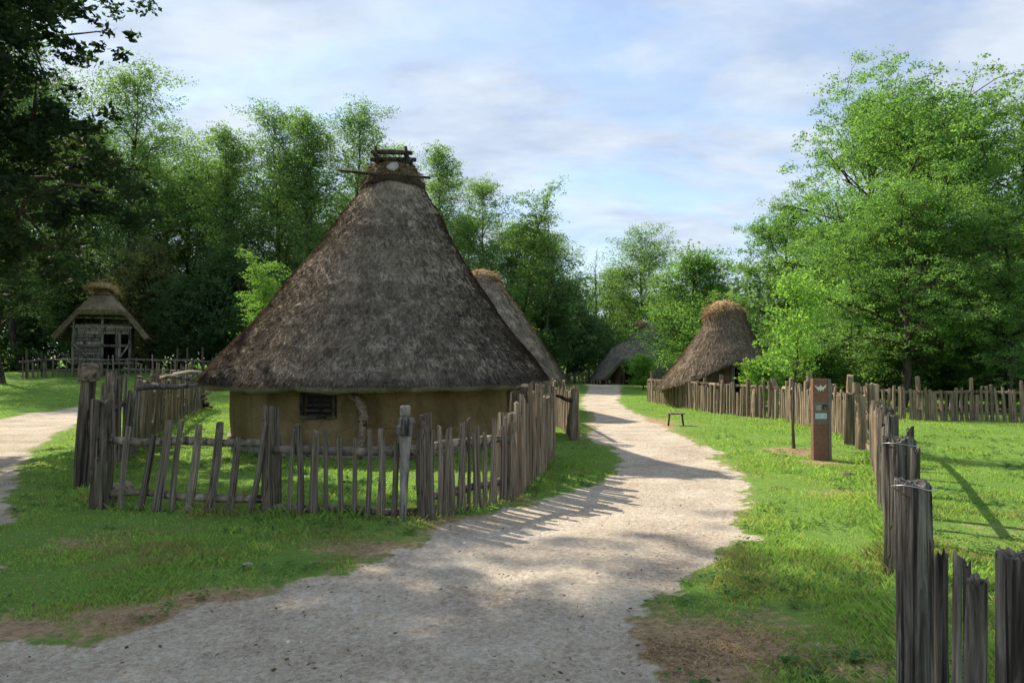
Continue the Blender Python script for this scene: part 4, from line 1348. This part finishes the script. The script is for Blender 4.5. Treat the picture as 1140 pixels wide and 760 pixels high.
PROTO = {
    'tall_a': grow(1, 20, 4.7, 4.0, 36, 36000, 0.16, 'broad', 0.19, 8, 0.78, 0.55, (0.4, 0.95), 0.9, NS=7, tw=0.3),
    'tall_b': grow(2, 20, 4.2, 4.0, 34, 32000, 0.16, 'oval', 0.17, 8, 0.76, 0.55, (0.45, 1.0), 0.9, NS=7, tw=0.3),
    'tall_c': grow(3, 20, 5.0, 3.5, 38, 44000, 0.175, 'broad', 0.23, 8, 0.90, 0.55, (0.3, 0.9), 0.9, NS=7, tw=0.3),
    'slim': grow(4, 16, 2.6, 2.5, 26, 16000, 0.145, 'oval', 0.11, 6, 0.55, 0.6, (0.5, 1.1), 0.9, NS=7, tw=0.3),
    'round': grow(5, 8, 3.0, 1.0, 38, 38000, 0.14, 'broad', 0.16, 8, 0.60, 0.6, (0.1, 0.8)),
    'feather': grow(6, 12, 5.4, 2.4, 34, 90000, 0.115, 'broad', 0.26, 8, 0.72, 0.5, (0.1, 0.75), 0.9, 2.2, NS=5, tw=0.24),
    'feather_b': grow(7, 11, 4.6, 1.8, 30, 64000, 0.115, 'oval', 0.2, 8, 0.64, 0.5, (0.1, 0.85), 1.0, 2.2, NS=5, tw=0.24),
    'big': grow(8, 18, 4.1, 3.0, 78, 165000, 0.125, 'column', 0.34, 8, 0.66, 0.55, (-0.05, 0.5), 0.4, NS=4, tw=0.19),
    'bush': grow(9, 3.2, 1.9, 0.2, 26, 15000, 0.13, 'broad', 0.06, 5, 0.38, 0.7, (0.1, 0.9)),
    'bush_b': grow(10, 4.5, 2.4, 0.3, 28, 17000, 0.16, 'oval', 0.08, 5, 0.45, 0.7, (0.2, 1.0)),
    'sapling': grow(11, 3.3, 0.85, 1.25, 18, 5600, 0.07, 'oval', 0.035, 5, 0.20, 0.6, (0.2, 0.8), 0.7, 2.2),
    'shrub': grow(12, 1.5, 0.8, 0.1, 20, 6500, 0.085, 'oval', 0.03, 5, 0.19, 0.7, (0.2, 1.0)),
    'bare': grow(13, 15, 1.5, 6.0, 20, 0, 0.1, 'even', 0.10, 4, 0.3, 0.6, (0.6, 1.1)),
}
PH = {'tall_a': (20, 4.0), 'tall_b': (20, 3.6), 'tall_c': (20, 4.4), 'slim': (16, 2.3), 'round': (8, 3.0), 'feather': (12, 5.4), 'feather_b': (11, 4.6), 'big': (18, 4.1), 'bush': (3.2, 1.9), 'bush_b': (4.5, 2.4), 'sapling': (3.3, 0.85), 'shrub': (1.5, 0.8), 'bare': (15, 1.5)}
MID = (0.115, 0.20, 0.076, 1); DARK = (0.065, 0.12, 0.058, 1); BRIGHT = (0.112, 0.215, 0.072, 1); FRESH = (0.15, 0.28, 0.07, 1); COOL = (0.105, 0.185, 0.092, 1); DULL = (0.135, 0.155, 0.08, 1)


def tree(proto, px, Y, top, rad_px, col, label, name='tree', cat='tree', group='trees', rot=None, x=None, H=None):
    tx = X(px, Y) if x is None else x
    g = float(gz(tx, Y))
    h = (Z(top, Y) - g) if H is None else H
    h0, r0 = PH[proto]
    sz = h / h0 * 1.0
    sr = rad_px * Y / F / r0 if rad_px else sz
    t = thing(name, label, cat, (tx, Y, g), rot if rot is not None else random.uniform(0, 6.28), group)
    tm, cm = PROTO[proto]
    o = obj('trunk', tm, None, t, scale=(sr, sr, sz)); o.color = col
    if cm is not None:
        o = obj('crown', cm, None, t, scale=(sr, sr, sz)); o.color = col
    return t


# near tree at the left edge, it shades the foreground
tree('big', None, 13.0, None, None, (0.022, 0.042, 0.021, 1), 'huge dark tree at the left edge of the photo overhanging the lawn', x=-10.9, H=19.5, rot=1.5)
# forest behind the left lawn and the big hut
LT = [('tall_c', 25, 46, 20, 75, DARK, 'dark tall tree seen through the huge tree at the far left'),
      ('tall_a', 150, 47, 68, 72, MID, 'tallest light tree of the left forest, above the granary'),
      ('tall_b', 95, 50, 120, 62, COOL, 'pale tall tree between the huge dark tree and the tallest left tree'),
      ('tall_c', 205, 52, 150, 72, COOL, 'tree filling the gap right of the tallest left tree'),
      ('tall_b', 262, 46, 122, 55, MID, 'slender tree in the left forest with a rounded top'),
      ('tall_a', 308, 49, 110, 62, COOL, 'tall loose crowned tree left of the hut roof'),
      ('tall_b', 352, 46, 104, 58, MID, 'highest tree directly left of the hut roof top'),
      ('tall_a', 402, 50, 112, 60, COOL, 'open crowned tree rising just left of the roof crown beams'),
      ('slim', 448, 52, 126, 42, MID, 'thin tree rising directly behind the roof crown beams'),
      ('tall_b', 492, 52, 142, 44, MID, 'thin wispy tree right of the roof crown beams'),
      ('tall_a', 532, 45, 194, 46, MID, 'middle height tree above the right slope of the big roof'),
      ('slim', 578, 44, 190, 44, MID, 'narrow loose tree right of the big roof with sky behind it'),
      ('slim', 618, 47, 236, 44, COOL, 'narrow tree at the right end of the forest behind the hut'),
      ('tall_b', 560, 56, 235, 60, COOL, 'dense tree low behind the hut with the straw ridge'),
      ('round', 632, 57, 318, 40, COOL, 'low tree left of the distant hut'),
      ('tall_c', 713, 64, 250, 46, MID, 'tall oval tree rising above the distant hut'),
      ('tall_b', 676, 70, 292, 50, COOL, 'pale far tree left of the tall oval tree'),
      ('round', 772, 44, 284, 58, BRIGHT, 'bright rounded tree left of the golden straw cap'),
      ('round', 742, 60, 330, 45, BRIGHT, 'bright low tree overhanging the distant hut'),
      ('tall_b', 815, 60, 310, 45, COOL, 'far tree behind the bell shaped hut'),
      ('bare', 606, 45, 203, 18, DULL, 'bare thin dead tree against the sky right of the big roof'),
      ('bare', 668, 60, 264, 18, DULL, 'bare thin dead tree against the sky above the path end')]
LT += [('tall_c', 2, 34, 90, 82, (0.04, 0.08, 0.036, 1), 'very dark tree standing at the lawn edge below the huge tree, far left'),
       ('tall_c', 180, 58, 175, 80, COOL, 'dense tree deep behind the gap right of the tallest left tree'),
       ('tall_a', 235, 57, 185, 70, COOL, 'tree deep in the left forest between two slender trees'),
       ('tall_c', 330, 58, 190, 80, COOL, 'dense tree deep in the forest left of the big roof'),
       ('tall_c', 425, 60, 190, 70, COOL, 'dense tree deep behind the roof crown beams'),
       ('tall_a', 516, 58, 235, 62, COOL, 'tree deep behind the right slope of the big roof'),
       ('tall_c', 600, 60, 262, 60, COOL, 'dense lower tree behind the narrow trees right of the big roof'),
       ('tall_c', 60, 56, 150, 70, COOL, 'pale tree deep behind the huge tree at the far left')]
for p_, px, Y, tp_, rp_, c_, lb in LT:
    tree(p_, px, Y, tp_, rp_, c_, lb, group='forest behind the huts')
# undergrowth at the forest edge
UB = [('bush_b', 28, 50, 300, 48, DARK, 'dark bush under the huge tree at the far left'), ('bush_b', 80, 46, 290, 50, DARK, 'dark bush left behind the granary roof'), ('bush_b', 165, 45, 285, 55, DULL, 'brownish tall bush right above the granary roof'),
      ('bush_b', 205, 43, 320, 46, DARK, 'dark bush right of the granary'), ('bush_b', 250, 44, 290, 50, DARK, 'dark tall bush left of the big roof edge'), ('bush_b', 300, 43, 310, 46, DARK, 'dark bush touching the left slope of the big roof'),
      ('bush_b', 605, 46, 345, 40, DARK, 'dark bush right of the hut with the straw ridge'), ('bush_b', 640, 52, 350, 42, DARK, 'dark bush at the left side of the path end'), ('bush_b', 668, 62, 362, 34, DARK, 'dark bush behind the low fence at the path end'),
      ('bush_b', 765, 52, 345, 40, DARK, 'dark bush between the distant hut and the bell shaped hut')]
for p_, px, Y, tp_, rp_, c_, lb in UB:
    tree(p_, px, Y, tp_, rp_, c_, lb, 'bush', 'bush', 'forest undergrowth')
tree('slim', 306, 27, 272, 34, (0.12, 0.225, 0.06, 1), 'bright young tree peeking out behind the left slope of the big roof', group='young trees')
# right side trees
RT = [('feather', 1065, 27, 100, 165, BRIGHT, 'broad feathery tree with a leaning trunk behind the right lawn fence', 1.0),
      ('feather_b', 965, 33, 108, 105, BRIGHT, 'tall airy tree rising left of the broad feathery tree', 2.2),
      ('feather_b', 1150, 30, 105, 150, MID, 'tall tree cut off by the right edge of the photo', 4.0),
      ('feather_b', 880, 36, 225, 78, BRIGHT, 'lower feathery tree right of the bell shaped hut', 5.0),
      ('feather', 1000, 24, 215, 120, BRIGHT, 'low spreading tree reaching over the fence behind the brown sign', 3.3),
      ('feather_b', 1120, 23, 230, 120, MID, 'low spreading tree at the right edge above the lawn fence', 0.4),
      ('tall_c', 1040, 46, 130, 100, COOL, 'dark tree deep behind the right side trees', 2.0),
      ('tall_b', 905, 52, 240, 60, COOL, 'far tree behind the lower feathery tree', 1.0),
      ('feather_b', 935, 27, 290, 70, BRIGHT, 'small spreading tree behind the sapling', 1.6)]
for p_, px, Y, tp_, rp_, c_, lb, ro_ in RT:
    tree(p_, px, Y, tp_, rp_, c_, lb, group='trees on the right', rot=ro_)
for px, Y, tp_, rp_, c_, lb in [(985, 25, 375, 60, MID, 'bush behind the tall gate post on the right'), (1110, 25, 360, 70, DARK, 'dark bush behind the lawn fence at the right'), (1035, 27, 370, 60, DARK, 'dark bush beside the leaning trunk'), (905, 26, 380, 50, MID, 'bush behind the brown sign')]:
    tree('bush_b', px, Y, tp_, rp_, c_, lb, 'bush', 'bush', 'undergrowth on the right')
sx2, sy2 = P(881, 500)
tree('sapling', 883, sy2, 300, 44, FRESH, 'slim young sapling with a bare lower stem left of the brown sign', 'sapling', 'sapling', 'young trees', rot=1.0)
tree('shrub', 850, 22.5, 403, 30, FRESH, 'leafy bush in front of the bell shaped hut entrance', 'bush', 'bush', 'bushes by the huts')
tree('shrub', 716, 40, 398, 20, FRESH, 'bright green bush beside the path in front of the distant hut', 'bush', 'bush', 'bushes by the huts')
tree('shrub', 548, 9.3, 532, 16, FRESH, 'small light green weed at the foot of the dense picket run', 'weed', 'plant', 'plants along the fence')


# the wood beyond, which reads as one mass
def woodland():
    rs = np.random.default_rng(77)
    C = []
    for k in range(1500):
        a = rs.uniform(R(-64), R(64))
        d = rs.uniform(66, 95)
        hm = 7.5 + 5.5 * float(vnoise(a * 9 + 3, 0.5, 0, 5)) + 3 * float(vnoise(a * 31, 2.5, 0, 6))
        if -0.02 < a < 0.30: hm *= 0.66
        z = hm * rs.random() ** 0.7
        C.append((d * math.sin(a), d * math.cos(a), z + 0.2, rs.uniform(0.9, 1.9)))
    C = np.array(C)
    n = 110000
    ex = []
    for k in range(420):
        a = rs.uniform(-0.72, -0.03); d = rs.uniform(54, 62); ex.append((d * math.sin(a), d * math.cos(a), 0.9 + rs.random() * 4, 1.0))
    for k in range(300):
        a = rs.uniform(0.30, 0.75); d = rs.uniform(36, 46); ex.append((d * math.sin(a), d * math.cos(a), rs.random() * 4.5, 1.0))
    C = np.concatenate([C, np.array(ex)])
    n = 190000
    idx = rs.choice(len(C), n)
    sub = rs.normal(0, 0.85, (len(C), 8, 3)); off = (sub[idx, rs.integers(0, 8, n)] + rs.normal(0, 0.3, (n, 3))) * C[idx, 3:4]; off[:, 2] *= 0.7
    pos = C[idx, :3] + off
    pos[:, 2] = np.maximum(pos[:, 2], 0.1)
    cv = rs.random(len(C))
    me = leaf_mesh('woodland', pos, 0.37, rs, np.clip(cv[idx] * 0.6 + rs.random(n) * 0.4, 0, 1), 1.7)
    o = obj('woodland', me); o.color = DARK
    tag(o, 'dark mass of woodland closing the scene behind the huts', 'woodland', None, 'stuff')


woodland()

# ------------------------------------------------------------------ grass blades, pebbles


def inside_hut(x, y):
    m = np.hypot(x - HX, y - HY) < 2.85
    m |= np.hypot(x - X2, y - Y2) < 2.0
    m |= np.hypot(x - X3, y - Y3) < 1.6
    return m


def grass_blades():
    rs = np.random.default_rng(9)
    n = 700000
    # even cover, thinning with distance where blades fall below a pixel
    Y = 2.4 * np.exp(rs.random(n) ** 0.92 * math.log(34 / 2.4))
    px = rs.uniform(-40, 1200, n)
    x = (px - 570) / F * Y
    pa, pb = path_mask(x, Y)
    pm = np.maximum(pa, pb)
    di = dirt_mask(x, Y)
    clump = fbm(x * 2.3, Y * 2.3, oct=3, seed=91)
    edge = (1 - pm) ** 2.2
    keep = (rs.random(n) < edge) & (pm < 0.85) & (rs.random(n) > np.clip(pm * 1.25, 0, 1) * 0.995) & (rs.random(n) > np.clip(di * 1.25 - 0.12, 0, 0.95)) & ~inside_hut(x, Y)
    keep &= rs.random(n) < np.clip(0.45 + (clump - 0.4) * 3.0, 0.3, 1)
    x, Y, di, clump = x[keep], Y[keep], di[keep], clump[keep]
    n = len(x)
    near_fence = np.zeros(n)
    for poly in ([A, B, C, D_, E_, G_], RE, [NF0, NF1, NF2, NF3], LS):
        for a, b in zip(poly, poly[1:]):
            e = np.array(b) - np.array(a)
            t = np.clip(((x - a[0]) * e[0] + (Y - a[1]) * e[1]) / (e @ e), 0, 1)
            near_fence = np.maximum(near_fence, np.exp(-np.hypot(x - a[0] - t * e[0], Y - a[1] - t * e[1]) / 0.14))
    tall = np.clip((fbm(x * 0.9 + 7, Y * 0.9, oct=3, seed=94) - 0.48) * 5, 0, 1)
    h = (0.018 + 0.026 * clump + 0.022 * tall + 0.07 * near_fence) * rs.uniform(0.55, 1.4, n)
    w = np.maximum(0.0036, 0.00095 * Y) * rs.uniform(0.7, 1.3, n)
    h = h * (1 - 0.5 * np.clip(pm[keep] * 1.5, 0, 1)) * (1 - 0.35 * np.clip(di, 0, 1))
    h = np.maximum(h, 0.0010 * Y)
    z = gz(x, Y)
    a = rs.random(n) * 2 * np.pi
    b = rs.random(n) * 2 * np.pi
    ln = rs.uniform(0.15, 0.95, n) * h
    base = np.stack([x, Y, z - 0.012], 1)
    s = np.stack([np.cos(a), np.sin(a), np.zeros(n)], 1) * w[:, None]
    lean = np.stack([np.cos(b) * ln, np.sin(b) * ln, np.zeros(n)], 1)
    up = np.stack([np.zeros(n), np.zeros(n), h], 1)
    V = np.stack([base - s * 0.5, base + s * 0.5, base + s * 0.4 + lean * 0.4 + up * 0.65, base + lean + up], 1).reshape(-1, 3)
    me = np_mesh('grass', V, np.arange(n * 4).reshape(-1, 4))
    dry = np.clip(di * 1.2 + (rs.random(n) < 0.05) * 0.5, 0, 1)
    fattr(me, 'var', np.repeat(np.clip(0.25 + 0.45 * fbm(x * 0.8, Y * 0.8, oct=3, seed=97) + rs.uniform(-.2, .3, n) + dry * 0.3, 0, 1), 4))
    patch = np.clip((fbm(x * 1.3 + 3, Y * 1.3, oct=4, seed=131) - 0.52) * 6, 0, 1) * (0.35 + 0.65 * smooth01((11 - Y) / 3))
    fattr(me, 'dry', np.repeat(np.clip((rs.random(n) < (0.17 + 0.6 * patch + 0.7 * di)) * rs.uniform(0.4, 1.0, n), 0, 1), 4))
    me.materials.append(M['grass'])
    o = obj('grass', me); o.color = (0.255, 0.405, 0.098, 1)
    tag(o, 'short green grass covering the lawns around the huts', 'grass', None, 'stuff')


grass_blades()


def weeds():
    """clover and plantain leaves between the grass"""
    rs = np.random.default_rng(59)
    m = 5200
    Y = 2.8 * np.exp(rs.random(m) * math.log(16 / 2.8)); x = (rs.uniform(-20, 1160, m) - 570) / F * Y
    pa, pb = path_mask(x, Y)
    k = (np.maximum(pa, pb) < 0.35) & (fbm(x * 1.1 + 50, Y * 1.1, oct=3, seed=61) > 0.5) & ~inside_hut(x, Y)
    x, Y = x[k], Y[k]; m = len(x)
    q = 7
    cx = np.repeat(x, q) + rs.normal(0, 0.02, m * q); cy = np.repeat(Y, q) + rs.normal(0, 0.02, m * q)
    a = rs.random(m * q) * 6.28; L = rs.uniform(0.02, 0.055, m * q) * np.clip(np.repeat(Y, q) / 7, 0.9, 1.5)
    z = gz(cx, cy) + rs.uniform(0.012, 0.035, m * q)
    c = np.stack([cx, cy, z], 1)
    d = np.stack([np.cos(a) * L, np.sin(a) * L, rs.uniform(-0.2, 0.45, m * q) * L], 1); sd = np.stack([-np.sin(a), np.cos(a), rs.uniform(-.3, .3, m * q)], 1) * (L * 0.3)[:, None]
    V = np.stack([c, c + d * 0.55 + sd, c + d, c + d * 0.55 - sd], 1).reshape(-1, 3)
    me = np_mesh('weeds', V, np.arange(m * q * 4).reshape(-1, 4)); fattr(me, 'var', np.repeat(rs.random(m * q), 4)); fattr(me, 'dry', np.zeros(m * q * 4))
    me.materials.append(M['grass'])
    o = obj('weeds', me); o.color = (0.10, 0.21, 0.055, 1)
    tag(o, 'low clover and plantain leaves scattered through the lawn', 'weeds', None, 'stuff')


weeds()


def dry_litter():
    """withered stalks lying on the bare patches"""
    rs = np.random.default_rng(19)
    P0 = []
    for px, py, rx, ry, s in DIRT:
        cx, cy = P(px, py)
        if cy > 14: continue
        m = int(900 * s * rx * ry / 0.12)
        P0.append(np.stack([cx + rs.normal(0, rx * 0.6, m), cy + rs.normal(0, ry * 0.6, m)], 1))
    Q = np.concatenate(P0)
    pq = path_mask(Q[:, 0], Q[:, 1]); Q = Q[(np.maximum(pq[0], pq[1]) < 0.35) | (rs.random(len(Q)) < 0.06)]; n = len(Q)
    a = rs.random(n) * 6.28; L = rs.uniform(0.015, 0.06, n)
    z = gz(Q[:, 0], Q[:, 1]) + 0.004
    base = np.stack([Q[:, 0], Q[:, 1], z - 0.006], 1)
    d = np.stack([np.cos(a) * L, np.sin(a) * L, rs.uniform(0.0, 0.02, n)], 1)
    s = np.stack([-np.sin(a), np.cos(a), np.zeros(n)], 1) * 0.0035
    V = np.stack([base - s, base + s, base + d], 1).reshape(-1, 3)
    me = np_mesh('dry_grass', V, np.arange(3 * n).reshape(-1, 3)); fattr(me, 'var', np.repeat(rs.uniform(0.6, 1.4, n), 3))
    o = obj('dry_grass', me, M['straw'])
    tag(o, 'withered straw coloured grass on the bare patches', 'dry grass', None, 'stuff')


dry_litter()


def litter():
    """small fallen leaves and twigs on path and lawn"""
    rs = np.random.default_rng(83)
    m = 1500
    Y = 2.8 * np.exp(rs.random(m) * math.log(14 / 2.8)); x = (rs.uniform(-20, 1000, m) - 570) / F * Y
    a = rs.random(m) * 6.28; L = rs.uniform(0.012, 0.038, m); W = L * rs.choice([0.12, 0.3, 0.4], m)
    z = gz(x, Y) + 0.004
    c = np.stack([x, Y, z], 1)
    d = np.stack([np.cos(a) * L, np.sin(a) * L, rs.uniform(-.1, .5, m) * L], 1); sd = np.stack([-np.sin(a), np.cos(a), rs.uniform(-.4, .4, m)], 1) * W[:, None]
    V = np.stack([c, c + d * 0.5 + sd, c + d, c + d * 0.5 - sd], 1).reshape(-1, 3)
    me = np_mesh('leaf_litter', V, np.arange(m * 4).reshape(-1, 4)); fattr(me, 'var', np.repeat(rs.uniform(0.4, 1.5, m), 4))
    o = obj('leaf_litter', me, M['straw_dull'])
    tag(o, 'small dry leaves and twigs scattered over path and lawn', 'leaf litter', None, 'stuff')


litter()


def pebbles():
    rs = np.random.default_rng(29)
    n = 90000
    Y = 2.6 * np.exp(rs.random(n) * math.log(20 / 2.6))
    x = (rs.uniform(-40, 1000, n) - 570) / F * Y
    pa, pb = path_mask(x, Y)
    k = (np.maximum(pa, pb) > 0.45)
    k &= rs.random(n) < np.clip(fbm(x * 1.5, Y * 1.5, oct=3, seed=41) * 2.2 - 0.5, 0.1, 1)
    x, Y = x[k], Y[k]; n = len(x)
    s = np.exp(rs.normal(-5.45, 0.45, n)); s = np.minimum(s, 0.022) * np.clip(Y / 6, 0.8, 1.6)
    s = np.where(rs.random(n) < 0.012, s * 2.2, s)
    octa = np.array([[1, 0, 0], [0, 1, 0], [-1, 0, 0], [0, -1, 0], [0, 0, 1]], float)
    F5 = np.array([[0, 1, 4], [1, 2, 4], [2, 3, 4], [3, 0, 4]])
    a = rs.random(n) * 6.28
    V = octa[None] * (1 + rs.uniform(-0.35, 0.35, (n, 5, 1)))
    V = V * np.stack([s, s * rs.uniform(0.6, 1, n), s * rs.uniform(0.5, 0.9, n)], 1)[:, None, :]
    ca, sa = np.cos(a)[:, None], np.sin(a)[:, None]
    xx = V[:, :, 0] * ca - V[:, :, 1] * sa; yy = V[:, :, 0] * sa + V[:, :, 1] * ca
    V = np.stack([xx + x[:, None], yy + Y[:, None], V[:, :, 2] + (gz(x, Y) - 0.02)[:, None]], -1).reshape(-1, 3)
    Fc = (F5[None] + (np.arange(n) * 5)[:, None, None]).reshape(-1, 3)
    o = obj('pebbles', np_mesh('pebbles', V, Fc), M['pebble'])
    tag(o, 'loose pebbles scattered over the gravel path', 'pebbles', None, 'stuff')


pebbles()
